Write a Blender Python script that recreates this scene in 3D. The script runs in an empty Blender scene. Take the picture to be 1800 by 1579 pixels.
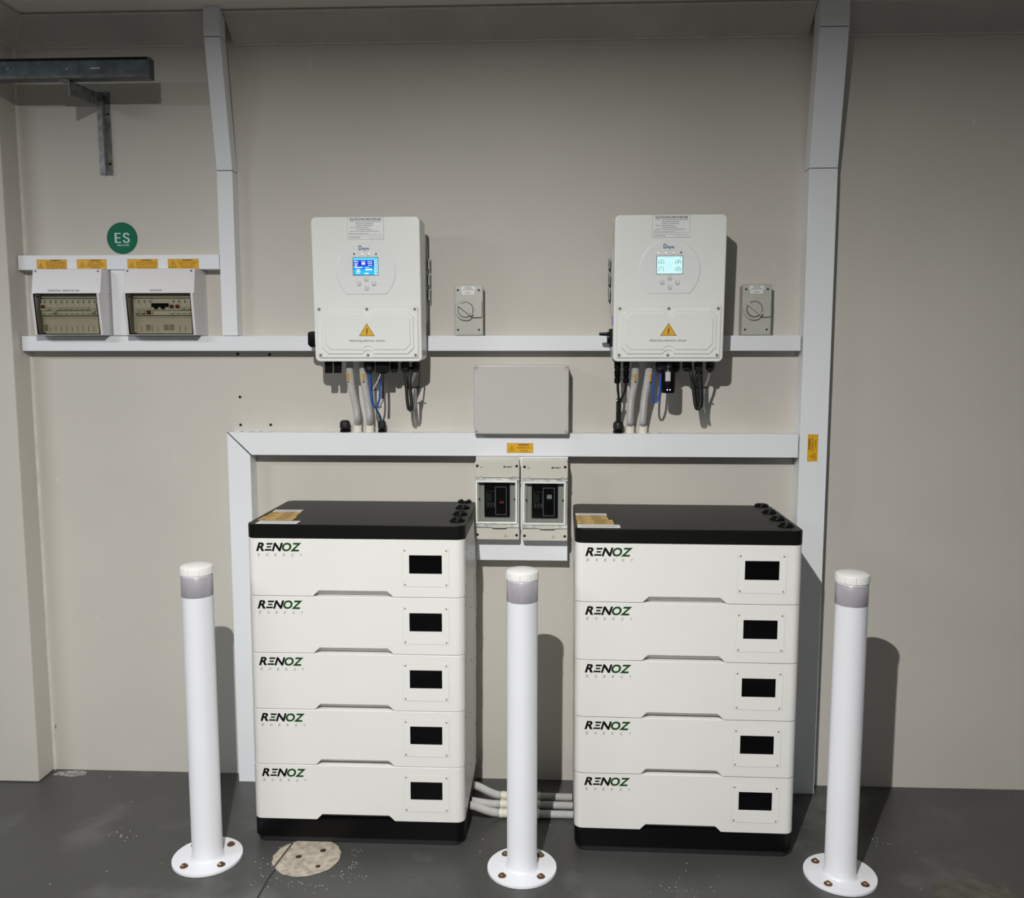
import bpy, bmesh, math, random
from mathutils import Vector, Matrix

# ---------------------------------------------------------------- camera, world, light, exposure
sc = bpy.context.scene
COL = sc.collection
PITCH, YAW, FPX, CAMZ, CAMY = .1068, .0443, 1535.58, 1.4924, -2.95
cd = bpy.data.cameras.new('camera')
cd.sensor_width = 36.0
cd.lens = FPX / 1800 * 36
cd.clip_start = .05
cam = bpy.data.objects.new('camera', cd)
COL.objects.link(cam)
cam.location = (0, CAMY, CAMZ)
cam.rotation_euler = (math.pi / 2 - PITCH, 0, YAW)
sc.camera = cam
sc.view_settings.view_transform = 'Standard'
sc.view_settings.look = 'None'
sc.view_settings.exposure = 0
sc.view_settings.gamma = 1
sc.view_settings.use_curve_mapping = False

world = bpy.data.worlds.new('world')
sc.world = world
world.use_nodes = True
world.node_tree.nodes['Background'].inputs[0].default_value = (.93, .96, 1, 1)
world.node_tree.nodes['Background'].inputs[1].default_value = .088


def lamp(name, kind, loc, power, color, size=.03, rot=(0, 0, 0), size_y=None):
    l = bpy.data.lights.new(name, kind)
    l.energy = power
    l.color = color
    if kind == 'AREA':
        l.shape = 'RECTANGLE' if size_y else 'DISK'
        l.size = size
        if size_y:
            l.size_y = size_y
    else:
        l.shadow_soft_size = size
    o = bpy.data.objects.new(name, l)
    COL.objects.link(o)
    o.location = loc
    o.rotation_euler = rot
    return o


# bare downlight on the ceiling just above and in front of the photographer: the hard shadows come from it
lamp('ceiling_downlight', 'AREA', (-.357, -2.75, 2.52), 147, (1, .985, .95), size=.028)
# added soft fill lights under the ceiling, one far to each side
lamp('side_fill', 'AREA', (-2.9, -2.1, 2.52), 40, (.90, .95, 1), size=1.2, size_y=.12)
lamp('side_fill', 'AREA', (3.3, -2.6, 2.52), 9, (.92, .96, 1), size=1.2, size_y=.12)

# ---------------------------------------------------------------- measuring helper
SP, CP, SY, CY_ = math.sin(PITCH), math.cos(PITCH), math.sin(-YAW), math.cos(YAW)
FW = Vector((SY * CP, CY_ * CP, -SP))
RT = Vector((CY_, -SY, 0))
UP = RT.cross(FW)


def W(px, py, d):
    """point of the place seen at photo pixel (px,py) at distance d in front of the back wall"""
    r = FW + RT * ((px - 900) / FPX) - UP * ((py - 789.5) / FPX)
    s = (-d - CAMY) / r.y
    return Vector((0, CAMY, CAMZ)) + r * s


# ---------------------------------------------------------------- materials
MATS = {}


def mat(name, col, rough=.5, metal=0.0, noise=0.0, scale=8.0, bump=0.0, bscale=60.0, emit=None, estr=1.0, coat=0.0, spec=.5):
    if name in MATS:
        return MATS[name]
    m = bpy.data.materials.new(name)
    m.use_nodes = True
    nt = m.node_tree
    b = nt.nodes['Principled BSDF']
    b.inputs['Roughness'].default_value = rough
    b.inputs['Metallic'].default_value = metal
    b.inputs['Specular IOR Level'].default_value = spec
    b.inputs['Coat Weight'].default_value = coat
    b.inputs['Coat Roughness'].default_value = .08
    tc = nt.nodes.new('ShaderNodeTexCoord')
    n = nt.nodes.new('ShaderNodeTexNoise')
    n.inputs['Scale'].default_value = scale
    n.inputs['Detail'].default_value = 5
    nt.links.new(tc.outputs['Object'], n.inputs['Vector'])
    r = nt.nodes.new('ShaderNodeValToRGB')
    k = noise if noise else .01
    r.color_ramp.elements[0].position = .3
    r.color_ramp.elements[1].position = .7
    r.color_ramp.elements[0].color = tuple(c * (1 - k) for c in col) + (1,)
    r.color_ramp.elements[1].color = tuple(min(1, c * (1 + k)) for c in col) + (1,)
    nt.links.new(n.outputs['Fac'], r.inputs['Fac'])
    nt.links.new(r.outputs['Color'], b.inputs['Base Color'])
    if bump:
        n2 = nt.nodes.new('ShaderNodeTexNoise')
        n2.inputs['Scale'].default_value = bscale
        n2.inputs['Detail'].default_value = 3
        nt.links.new(tc.outputs['Object'], n2.inputs['Vector'])
        bp = nt.nodes.new('ShaderNodeBump')
        bp.inputs['Strength'].default_value = bump
        bp.inputs['Distance'].default_value = .002
        nt.links.new(n2.outputs['Fac'], bp.inputs['Height'])
        nt.links.new(bp.outputs['Normal'], b.inputs['Normal'])
    if emit:
        b.inputs['Emission Color'].default_value = emit + (1,)
        b.inputs['Emission Strength'].default_value = estr
    MATS[name] = m
    return m


def glass(name, tint, gloss=.12, rough=.02):
    if name in MATS:
        return MATS[name]
    m = bpy.data.materials.new(name)
    m.use_nodes = True
    nt = m.node_tree
    nt.nodes.remove(nt.nodes['Principled BSDF'])
    out = nt.nodes['Material Output']
    t = nt.nodes.new('ShaderNodeBsdfTransparent')
    t.inputs[0].default_value = tint + (1,)
    g = nt.nodes.new('ShaderNodeBsdfGlossy')
    g.inputs['Roughness'].default_value = rough
    lw = nt.nodes.new('ShaderNodeLayerWeight')
    lw.inputs['Blend'].default_value = gloss
    mx = nt.nodes.new('ShaderNodeMixShader')
    nt.links.new(lw.outputs['Fresnel'], mx.inputs[0])
    nt.links.new(t.outputs[0], mx.inputs[1])
    nt.links.new(g.outputs[0], mx.inputs[2])
    nt.links.new(mx.outputs[0], out.inputs[0])
    MATS[name] = m
    return m


def wall_mat():
    m = mat('beige_wall_paint', (.575, .548, .495), .55, noise=.045, scale=1.6, bump=.25, bscale=14)
    nt = m.node_tree
    b = nt.nodes['Principled BSDF']
    ramp = next(n for n in nt.nodes if n.type == 'VALTORGB')
    tc = next(n for n in nt.nodes if n.type == 'TEX_COORD')
    # pale scuffs: thin upright streaks
    mp = nt.nodes.new('ShaderNodeMapping')
    mp.inputs['Scale'].default_value = (7, 7, 1.6)
    nt.links.new(tc.outputs['Object'], mp.inputs['Vector'])
    n = nt.nodes.new('ShaderNodeTexNoise')
    n.inputs['Scale'].default_value = 1.9
    n.inputs['Detail'].default_value = 8
    nt.links.new(mp.outputs[0], n.inputs['Vector'])
    r = nt.nodes.new('ShaderNodeValToRGB')
    r.color_ramp.elements[0].position = .70
    r.color_ramp.elements[1].position = .76
    nt.links.new(n.outputs['Fac'], r.inputs['Fac'])
    mx = nt.nodes.new('ShaderNodeMix')
    mx.data_type = 'RGBA'
    mx.inputs['B'].default_value = (.66, .63, .57, 1)
    nt.links.new(ramp.outputs['Color'], mx.inputs['A'])
    nt.links.new(r.outputs['Color'], mx.inputs['Factor'])
    nt.links.new(mx.outputs['Result'], b.inputs['Base Color'])
    return m


def floor_mat():
    m = mat('grey_floor_paint', (.055, .055, .053), .38, noise=.14, scale=2.2, bump=.35, bscale=40)
    nt = m.node_tree
    b = nt.nodes['Principled BSDF']
    ramp = next(n for n in nt.nodes if n.type == 'VALTORGB')
    tc = next(n for n in nt.nodes if n.type == 'TEX_COORD')
    n = nt.nodes.new('ShaderNodeTexNoise')
    n.inputs['Scale'].default_value = 3.3
    n.inputs['Detail'].default_value = 6
    nt.links.new(tc.outputs['Object'], n.inputs['Vector'])
    r = nt.nodes.new('ShaderNodeValToRGB')
    r.color_ramp.elements[0].position = .56
    r.color_ramp.elements[1].position = .66
    r.color_ramp.elements[1].color = (.35, .35, .35, 1)
    nt.links.new(n.outputs['Fac'], r.inputs['Fac'])
    mx = nt.nodes.new('ShaderNodeMix')
    mx.data_type = 'RGBA'
    mx.inputs['B'].default_value = (.16, .16, .155, 1)
    nt.links.new(ramp.outputs['Color'], mx.inputs['A'])
    nt.links.new(r.outputs['Color'], mx.inputs['Factor'])
    nt.links.new(mx.outputs['Result'], b.inputs['Base Color'])
    return m


M_WALL = wall_mat()
M_FLOOR = floor_mat()
M_CEIL = mat('ceiling_paint', (.78, .75, .69), .7, noise=.05, scale=2, bump=.2, bscale=12)
M_CORN = mat('cornice_plaster', (.53, .50, .455), .65, noise=.1, scale=5, bump=.5, bscale=18)
M_CAULK = mat('pale_caulk', (.64, .62, .57), .6, noise=.1, scale=20)
M_DUCT = mat('white_duct_plastic', (.80, .82, .85), .32, noise=.015, scale=4)
M_BATT = mat('white_powder_coat', (.765, .76, .735), .38, noise=.012, scale=5)
M_SIDE = mat('grey_white_side_coat', (.62, .62, .59), .3, noise=.02, scale=5)
M_GROOVE = mat('panel_edge_grey', (.55, .55, .52), .5)
M_LID = mat('matt_black_lid', (.0045, .0045, .0042), .42, spec=.22, noise=.1, scale=30)
M_BLACK = mat('black_plastic', (.003, .003, .0035), .32, spec=.2)
M_RUBBER = mat('black_rubber', (.009, .009, .0095), .5)
M_HOLE = mat('dark_hole', (.01, .009, .008), .9)
M_SCREEN = mat('black_screen_glass', (.0015, .0015, .002), .05, spec=.3)
M_SCREW = mat('screw_steel', (.30, .30, .29), .3, metal=.3, noise=.1, scale=200)
M_SCREWD = mat('dark_screw', (.09, .09, .09), .4, metal=.6)
M_LOGOK = mat('logo_black', (.004, .004, .004), .6, spec=.1)
M_LOGOG = mat('logo_green', (.012, .065, .014), .5, spec=.15)
M_LOGOT = mat('logo_grey', (.16, .16, .16), .5)
M_YEL = mat('label_yellow', (.74, .40, .008), .4, noise=.03, scale=30)
M_YELS = mat('label_yellow_satin', (.62, .40, .09), .35, noise=.12, scale=60)
M_BROWN = mat('label_print_brown', (.10, .022, .005), .5)
M_LWHITE = mat('label_white', (.78, .78, .79), .4)
M_PRINT = mat('print_black', (.03, .03, .035), .5)
M_INV = mat('inverter_white_coat', (.80, .81, .785), .28, noise=.01, scale=4)
M_INVP = mat('inverter_panel_coat', (.79, .80, .80), .28, noise=.01, scale=4)
M_INVS = mat('inverter_side_coat', (.50, .51, .49), .35, noise=.04, scale=20)
M_ALU = mat('cast_aluminium', (.36, .37, .36), .4, metal=.6, noise=.08, scale=20)
M_BLUEL = mat('logo_blue', (.01, .12, .30), .4)
M_BTN = mat('button_grey', (.45, .46, .47), .35)
M_BTNF = mat('button_face', (.80, .80, .82), .3)
M_LEDON = mat('led_lit', (.9, .9, .7), .3, emit=(1, .98, .75), estr=1.4)
M_LEDB = mat('led_blue_white', (.8, .9, 1), .3, emit=(.6, .8, 1), estr=5)
M_PVC = mat('grey_conduit', (.50, .50, .49), .4, noise=.04, scale=40)
M_COLLAR = mat('cream_conduit_collar', (.74, .72, .62), .3, noise=.03, scale=30)
M_CBLUE = mat('blue_cable', (.01, .085, .42), .35)
M_CTEAL = mat('dark_blue_cable', (.01, .09, .19), .35)
M_CGREY = mat('grey_cable', (.20, .205, .21), .4)
M_CWHITE = mat('white_cable', (.55, .55, .54), .4)
M_BOX = mat('grey_box_plastic', (.54, .53, .50), .28, noise=.012, scale=5)
M_ISO = mat('isolator_grey', (.47, .475, .43), .33, noise=.02, scale=8)
M_ISOSHADE = mat('isolator_ring_shade', (.12, .12, .10), .4)
M_ENC = mat('beige_enclosure', (.58, .57, .50), .35, noise=.02, scale=8)
M_ENCI = mat('enclosure_inside', (.40, .40, .38), .45)
M_CLEARF = mat('clear_lid_rim', (.80, .81, .80), .12, noise=.05, scale=40)
M_CLEARE = mat('clear_lid_edge', (.52, .53, .51), .12, noise=.35, scale=55)
M_GALV = mat('galvanised_steel', (.22, .225, .225), .45, metal=.55, noise=.4, scale=45)
M_RAIL = mat('weathered_track_steel', (.085, .105, .12), .42, metal=.45, noise=.3, scale=30)
M_RAILL = mat('track_lip_steel', (.13, .13, .125), .4, metal=.5, noise=.25, scale=40)
M_BOL = mat('bollard_white_coat', (.74, .75, .79), .3, noise=.01, scale=6)
M_CAP = mat('bollard_cap_plastic', (.78, .78, .76), .38, noise=.02, scale=10)
M_BAND = mat('reflective_band_grey', (.40, .385, .42), .3, metal=.15, noise=.05, scale=20)
M_BOLT = mat('yellow_zinc_bolt', (.24, .15, .085), .3, metal=.9, noise=.45, scale=90)
M_RUST = mat('rusty_washer', (.13, .075, .045), .55, metal=.4, noise=.4, scale=90)
M_CONC = mat('bare_concrete', (.37, .325, .265), .85, noise=.35, scale=42, bump=.8, bscale=120)
M_DUST = mat('concrete_dust', (.62, .60, .55), .9, noise=.2, scale=60)
M_DBW = mat('board_white_plastic', (.70, .685, .69), .35, noise=.01, scale=6)
M_DBI = mat('board_inner_panel', (.68, .66, .59), .5, noise=.03, scale=12)
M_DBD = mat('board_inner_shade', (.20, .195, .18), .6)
M_BRK = mat('breaker_grey', (.70, .72, .65), .45, noise=.03, scale=80)
M_BRKS = mat('breaker_slot', (.16, .165, .14), .5)
M_TOG = mat('breaker_toggle', (.55, .56, .52), .4)
M_RED = mat('red_toggle', (.16, .012, .014), .35)
M_GREEN = mat('green_sign', (.0, .135, .07), .45, spec=.2, noise=.06, scale=14)
M_GREENW = mat('sign_pale_lettering', (.46, .66, .60), .4)
M_TINT = glass('tinted_board_window', (.80, .785, .74), .10)
M_CLEAR = glass('clear_polycarbonate', (.88, .89, .88), .12)
M_UV = mat('violet_label', (.16, .10, .55), .4)


def lcd(name, col, s=1.0):
    return mat(name, tuple(c * .2 for c in col), .25, emit=col, estr=s)


# ---------------------------------------------------------------- text
_TXT = {}
try:   # the plain sans that ships with Blender, nearer the photo's lettering than the default
    FONT = bpy.data.fonts.load(bpy.utils.system_resource('DATAFILES') + '/fonts/Inter.woff2')
except Exception:
    FONT = None


def glyphs(s, bold=0.0, round_=False):
    key = (s, bold, round_)
    if key in _TXT:
        return _TXT[key]
    c = bpy.data.curves.new('t', 'FONT')
    c.body = s
    if FONT and not round_:
        c.font = FONT
    else:   # the built-in face takes a real outline offset
        c.offset = bold
        bold = 0
    c.size = 1
    c.resolution_u = 3 if len(s) > 1 else 7
    o = bpy.data.objects.new('t', c)
    COL.objects.link(o)
    dg = bpy.context.evaluated_depsgraph_get()
    me = bpy.data.meshes.new_from_object(o.evaluated_get(dg))
    vs = [(v.co.x, v.co.y) for v in me.vertices]
    fs = [tuple(p.vertices) for p in me.polygons]
    bpy.data.objects.remove(o)
    bpy.data.curves.remove(c)
    bpy.data.meshes.remove(me)
    if bold:   # heavier strokes: the outline repeated, nudged to each side
        v0, f0, n0 = vs, fs, len(vs)
        vs, fs = [], []
        sh_ = [(math.cos(a_ * math.pi / 4) * bold, math.sin(a_ * math.pi / 4) * bold) for a_ in range(8)] if bold > .03 else [(-bold, 0), (bold, 0)]
        for q_, (a_, b_) in enumerate(sh_):
            vs += [(x_ + a_, y_ + b_, q_) for x_, y_ in v0]
            fs += [tuple(i_ + q_ * n0 for i_ in f_) for f_ in f0]
    x0 = min(v[0] for v in vs)
    x1 = max(v[0] for v in vs)
    _TXT[key] = (vs, fs, x0, x1)
    return _TXT[key]


# ---------------------------------------------------------------- mesh builder (world coordinates)
class Fr:
    def __init__(s, o, u=(1, 0, 0), v=(0, 0, 1)):
        s.o = Vector(o)
        s.u = Vector(u).normalized()
        s.v = Vector(v).normalized()
        s.n = s.u.cross(s.v)

    def p(s, a, b, h=0.0):
        return s.o + s.u * a + s.v * b + s.n * h


class MB:
    def __init__(s):
        s.v = []
        s.f = []
        s.m = []
        s.mats = []

    def mi(s, m):
        if m not in s.mats:
            s.mats.append(m)
        return s.mats.index(m)

    def add(s, vs, fs, m):
        b = len(s.v)
        s.v += [Vector(x) for x in vs]
        k = s.mi(m)
        for f in fs:
            s.f.append([b + i for i in f])
            s.m.append(k)
        return s

    def box(s, x0, x1, y0, y1, z0, z1, m):
        vs = [(x, y, z) for z in (z0, z1) for y in (y0, y1) for x in (x0, x1)]
        return s.add(vs, [(0, 2, 3, 1), (4, 5, 7, 6), (0, 1, 5, 4), (2, 6, 7, 3), (0, 4, 6, 2), (1, 3, 7, 5)], m)

    def loft(s, rings, m, caps=True, closed=True):
        n = len(rings[0])
        vs = [p for r in rings for p in r]
        fs = []
        for i in range(len(rings) - 1):
            for j in range(n if closed else n - 1):
                k = (j + 1) % n
                fs.append((i * n + j, i * n + k, (i + 1) * n + k, (i + 1) * n + j))
        if caps:
            fs.append(tuple(range(n - 1, -1, -1)))
            fs.append(tuple((len(rings) - 1) * n + j for j in range(n)))
        return s.add(vs, fs, m)

    def plate(s, fr, pts, h0, h1, m):
        """2d polygon (counter-clockwise seen from the front) extruded along the frame normal"""
        return s.loft([[fr.p(a, b, h0) for a, b in pts], [fr.p(a, b, h1) for a, b in pts]], m)

    def rect(s, fr, x0, x1, z0, z1, h0, h1, m, r=0.0):
        return s.plate(fr, rr(x0, x1, z0, z1, r), h0, h1, m)

    def face(s, fr, pts, h, m):
        return s.add([fr.p(a, b, h) for a, b in pts], [tuple(range(len(pts)))], m)

    def ringplate(s, fr, cx, cz, r0, r1, h, m, a0=0, a1=360, n=20):
        full = a1 - a0 >= 360
        vs = []
        for i in range(n + (0 if full else 1)):
            a = math.radians(a0 + (a1 - a0) * i / n)
            for r in (r0, r1):
                vs.append(fr.p(cx + r * math.cos(a), cz + r * math.sin(a), h))
        k = len(vs) // 2
        fs = [(2 * i, 2 * i + 1, (2 * ((i + 1) % k)) + 1, 2 * ((i + 1) % k)) for i in range(k if full else k - 1)]
        return s.add(vs, fs, m)

    def cyl(s, p0, p1, r0, r1=None, m=None, n=16):
        return s.tube([Vector(p0), Vector(p1)], [r0, r0 if r1 is None else r1], m, n)

    def tube(s, path, rad, m, n=12, caps=True):
        path = [Vector(p) for p in path]
        if not isinstance(rad, (list, tuple)):
            rad = [rad] * len(path)
        rings = []
        ref = None
        for i, p in enumerate(path):
            t = (path[min(i + 1, len(path) - 1)] - path[max(i - 1, 0)])
            if t.length < 1e-9:
                t = path[i] - path[i - 1] if i else path[1] - path[0]
            t.normalize()
            if ref is None:
                ref = t.orthogonal().normalized()
            ref = (ref - t * ref.dot(t))
            if ref.length < 1e-6:
                ref = t.orthogonal()
            ref.normalize()
            b = t.cross(ref)
            rings.append([p + (ref * math.cos(2 * math.pi * k / n) + b * math.sin(2 * math.pi * k / n)) * rad[i] for k in range(n)])
        return s.loft(rings, m, caps)

    def lathe(s, c, axis, prof, m, n=32):
        """prof: list of (radius, height along axis)"""
        axis = Vector(axis).normalized()
        c = Vector(c)
        u = axis.orthogonal().normalized()
        w = axis.cross(u)
        rings = [[c + axis * h + (u * math.cos(2 * math.pi * k / n) + w * math.sin(2 * math.pi * k / n)) * max(r, 1e-5) for k in range(n)] for r, h in prof]
        return s.loft(rings, m, True)

    def text(s, fr, st, x, z, cap, m, width=None, align='c', h=.0006, bold=0.0, shear=0.0, round_=False):
        vs, fs, x0, x1 = glyphs(st, bold, round_)
        k = cap / max(q_[1] for q_ in glyphs('H', 0.0, round_)[0])
        kx = k if width is None else width / (x1 - x0)
        w = (x1 - x0) * kx
        ox = x - (w / 2 if align == 'c' else 0)
        pts = [fr.p(ox + (q_[0] - x0) * kx + q_[1] * k * shear, z + q_[1] * k, h + (q_[2] * .00002 if len(q_) > 2 else 0)) for q_ in vs]
        return s.add(pts, fs, m)

    def build(s, name, parent=None, bevel=0.0, seg=2, smooth=35, recalc=True):
        if parent is not None:
            o0 = parent.matrix_world.translation if False else Vector(parent.get('_org', (0, 0, 0)))
            org = Vector(parent.get('_org', (0, 0, 0)))
        else:
            org = Vector((0, 0, 0))
        me = bpy.data.meshes.new(name)
        me.from_pydata([tuple(v - org) for v in s.v], [], s.f)
        for m in s.mats:
            me.materials.append(m)
        me.polygons.foreach_set('material_index', s.m)
        me.polygons.foreach_set('use_smooth', [True] * len(me.polygons))
        bm = bmesh.new()
        bm.from_mesh(me)
        if recalc:
            bmesh.ops.recalc_face_normals(bm, faces=bm.faces)
        bm.to_mesh(me)
        bm.free()
        if not bevel:
            me.set_sharp_from_angle(angle=math.radians(smooth))
        o = bpy.data.objects.new(name, me)
        COL.objects.link(o)
        if bevel:
            b = o.modifiers.new('bevel', 'BEVEL')
            b.width = bevel
            b.segments = seg
            b.limit_method = 'ANGLE'
            b.angle_limit = math.radians(38)
            b.harden_normals = True
        if parent is not None:
            o.parent = parent
            o['_org'] = tuple(org)
        else:
            o['_org'] = (0, 0, 0)
        return o


def rr(x0, x1, z0, z1, r, n=5):
    if r <= 0:
        return [(x0, z0), (x1, z0), (x1, z1), (x0, z1)]
    out = []
    for cx, cz, a in ((x1 - r, z0 + r, -90), (x1 - r, z1 - r, 0), (x0 + r, z1 - r, 90), (x0 + r, z0 + r, 180)):
        for i in range(n + 1):
            t = math.radians(a + 90 * i / n)
            out.append((cx + r * math.cos(t), cz + r * math.sin(t)))
    return out


def circ(cx, cz, r, n=20):
    return [(cx + r * math.cos(2 * math.pi * i / n), cz + r * math.sin(2 * math.pi * i / n)) for i in range(n)]


def smooth_path(pts, step=.01):
    pts = [Vector(p) for p in pts]
    P = [pts[0] * 2 - pts[1]] + pts + [pts[-1] * 2 - pts[-2]]
    out = []
    for i in range(1, len(P) - 2):
        n = max(1, int((P[i + 1] - P[i]).length / step))
        for k in range(n):
            t = k / n
            a, b, c, d = P[i - 1], P[i], P[i + 1], P[i + 2]
            out.append(.5 * ((2 * b) + (c - a) * t + (2 * a - 5 * b + 4 * c - d) * t * t + (-a + 3 * b - 3 * c + d) * t ** 3))
    out.append(pts[-1])
    return out


def tag(o, label=None, cat=None, group=None, kind=None):
    if label:
        o['label'] = label
    if cat:
        o['category'] = cat
    if group:
        o['group'] = group
    if kind:
        o['kind'] = kind
    return o


def thing(name, org, label, cat, group=None):
    o = bpy.data.objects.new(name, None)
    o.empty_display_size = .05
    COL.objects.link(o)
    o.location = org
    o['_org'] = tuple(org)
    return tag(o, label, cat, group)


def copy_tree(o, parent=None):
    c = o.copy()
    COL.objects.link(c)
    if parent is not None:
        c.parent = parent
    for ch in list(o.children):
        copy_tree(ch, c)
    return c


def structure(mb, name, **k):
    return tag(mb.build(name, **k), kind='structure')


def boolean_cut(mb, cutter, bevel):
    """returns a mesh: body minus cutter, edges beveled"""
    a = mb.build('a')
    b = cutter.build('b')
    md = a.modifiers.new('c', 'BOOLEAN')
    md.object = b
    md.operation = 'DIFFERENCE'
    md.solver = 'EXACT'
    dg = bpy.context.evaluated_depsgraph_get()
    me = bpy.data.meshes.new_from_object(a.evaluated_get(dg))
    bpy.data.objects.remove(a)
    bpy.data.objects.remove(b)
    return me


def warn_triangle(mb, fr, cx, z0, w, hgt, fill, ink, h=.0006, t=.09):
    def tri(k, hh, m):
        c = z0 + hgt * .36
        pts = [(cx - w / 2, z0), (cx + w / 2, z0), (cx, z0 + hgt)]
        mb.face(fr, [(cx + (a - cx) * k, c + (b - c) * k) for a, b in pts], hh, m)
    tri(1, h, ink)
    tri(1 - t * 2.2, h + .0002, fill)
    s = hgt
    bolt = [(.02, .62), (-.09, .34), (.0, .36), (-.05, .20), (-.09, .22), (-.01, .08), (.04, .22), (.0, .21), (.10, .44), (.01, .41), (.10, .62)]
    mb.face(fr, [(cx + a * s, z0 + b * s) for a, b in bolt], h + .0004, ink)


def yellow_label(parent, name, fr, w, hgt, lines, tri=(.11, .2, .52), satin=False, tx=.64, label=None):
    y = M_YELS if satin else M_YEL
    mb = MB()
    mb.rect(fr, 0, w, 0, hgt, 0, .0006, y)
    for a, b, c, d in ((0, w, 0, .0012), (0, w, hgt - .0012, hgt), (0, .0012, 0, hgt), (w - .0012, w, 0, hgt)):
        mb.face(fr, [(a, c), (b, c), (b, d), (a, d)], .0009, mat('label_border', (.42, .22, .02), .5))
    warn_triangle(mb, fr, tri[0] * w + hgt * tri[2] * .0, tri[1] * hgt, hgt * tri[2] * 1.15, hgt * tri[2], y, M_BROWN, h=.001)
    n = len(lines)
    for i, (st, cap, ww) in enumerate(lines):
        zz = hgt * (1 - (i + .5) / (n + .3)) - cap * hgt * .5 - .0005
        mb.text(fr, st, tx * w, zz, cap * hgt, M_BROWN, width=ww * w, h=.0012, bold=.02 if i == 0 else .01)
    return tag(mb.build(name, parent), label)


# ================================================================ THE ROOM
ZC = 2.583
structure(MB().box(-3.4, 4.2, -5.2, .1, -.1, 0, M_FLOOR), 'floor')
structure(MB().box(-3.4, 4.2, -5.2, .1, ZC, ZC + .1, M_CEIL), 'ceiling')
wall = structure(MB().box(-1.79, 4.2, 0, .1, 0, ZC, M_WALL), 'wall_back')
structure(MB().box(-3.4, -1.79, -.10, .1, 0, ZC, M_WALL), 'wall_left', bevel=.006)

# cornice, notched where the two upright ducts pass
cb = MB()
zb = 2.508


def cornice_run(x0, x1):
    prof = [(0, zb), (-.006, zb), (-.09, 2.573), (-.09, ZC), (0, ZC)]
    cb.loft([[(x0, y, z) for y, z in prof], [(x1, y, z) for y, z in prof]], M_CORN)
    for y, z in ((-.003, zb - .002), (-.092, 2.576)):
        cb.tube([(x0, y, z), (x1, y, z)], .0035, M_CAULK, 6)


cornice_run(-1.79, -1.1)
cornice_run(-1.044, .8145)
cornice_run(.9075, 4.2)
# return round the pier at the left
pr = [(0, zb), (.006, zb), (.09, 2.573), (.09, ZC), (0, ZC)]
cb.loft([[(-1.79 + a, -a, z) for a, z in pr], [(-1.79 + a, -.10 - a, z) for a, z in pr]], M_CORN)
cb.loft([[(-1.79 + a, -.10 - a, z) for a, z in pr], [(-3.4, -.10 - a, z) for a, z in pr]], M_CORN)
cb.tube([(-1.787, -.003, zb), (-1.70, -.092, 2.576)], .004, M_CAULK, 6)
cb.tube([(-1.787, 0, zb - .002), (-1.787, -.10, zb - .002)], .004, M_CAULK, 6)
structure(cb, 'trim_1')
# caulked inside corner
structure(MB().loft([[(-1.79, 0, z), (-1.79, -.007, z), (-1.783, 0, z)] for z in (0, zb)], M_CAULK), 'trim_2')

# drilled holes left in the wall
for px, py in ((422, 698), (423, 747), (476, 747), (474, 623.5), (418, 622.5)):
    p = W(px, py, 0)
    mb = MB().lathe((p.x, -.0008, p.z), (0, -1, 0), [(.0001, 0), (.0048, 0), (.0048, .0006), (.0001, .0008)], M_HOLE, 12)
    mb.build('drill_hole', wall)
# small paint chips
rnd = random.Random(4)
for px, py, w_, h_ in ((512, 843, .0015, .007), (101, 843, .003, .02), (175, 1060, .003, .05), (178, 1100, .002, .03), (98, 1278, .002, .02), (97, 1294, .001, .006), (127, 402, .002, .02), (1711, 215, .006, .025), (1672, 217, .003, .008), (172, 1085, .002, .02)):
    p = W(px, py, 0)
    dark = px in (98, 97)
    pts = [(w_ * math.cos(a) * rnd.uniform(.6, 1), h_ * .5 * math.sin(a) * rnd.uniform(.8, 1)) for a in [k * math.pi / 5 for k in range(10)]]
    MB().plate(Fr((p.x, -.0002, p.z)), pts, 0, .0004, M_HOLE if dark else M_CAULK).build('paint_chip', wall)

# floor joint
jm = MB()
jp = [(-.735, -.45), (-.7905, -.535), (-.802, -.62), (-.803, -.72), (-.80, -1.2), (-.79, -2.0)]
for (a, b), (c, d) in zip(jp, jp[1:]):
    jm.add([(a - .003, b, .0006), (a + .003, b, .0006), (c + .003, d, .0006), (c - .003, d, .0006)], [(0, 1, 2, 3)], mat('floor_joint', (.02, .02, .02), .9))
structure(jm, 'trim_3')

# bare concrete spot with old bolt holes
rnd = random.Random(7)
t = thing('concrete_patch', (-.722, -.50, 0), 'round bare concrete patch with three bolt holes in front of the left battery base', 'patch')
ring = []
for k in range(40):
    a = 2 * math.pi * k / 40
    r = .101 * rnd.uniform(.97, 1.02)
    ring.append((-.722 + r * math.cos(a), -.513 + r * math.sin(a)))
MB().add([(x, y, .0012) for x, y in ring] + [(-.722 + (x + .722) * .2, -.513 + (y + .513) * .2, .0014) for x, y in ring], [(i, (i + 1) % 40, 40 + (i + 1) % 40, 40 + i) for i in range(40)] + [tuple(range(40, 80))], M_CONC).build('bare_patch', t)
for x, y, r in ((-.7467, -.5129, .0085), (-.6822, -.4768, .0085), (-.6758, -.5595, .007)):
    MB().lathe((x, y, .0014), (0, 0, 1), [(.0001, 0), (r * 1.1, 0), (r * .8, .0012), (.0001, .0013)], mat('rusty_hole', (.035, .015, .008), .8, noise=.5, scale=120), 12).build('bolt_hole', t)
MB().add([(-.789, -.44, .0017), (-.783, -.44, .0017), (-.801, -.575, .0017), (-.807, -.575, .0017)], [(0, 3, 2, 1)], mat('crack', (.06, .04, .03), .9)).build('crack', t)

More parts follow.
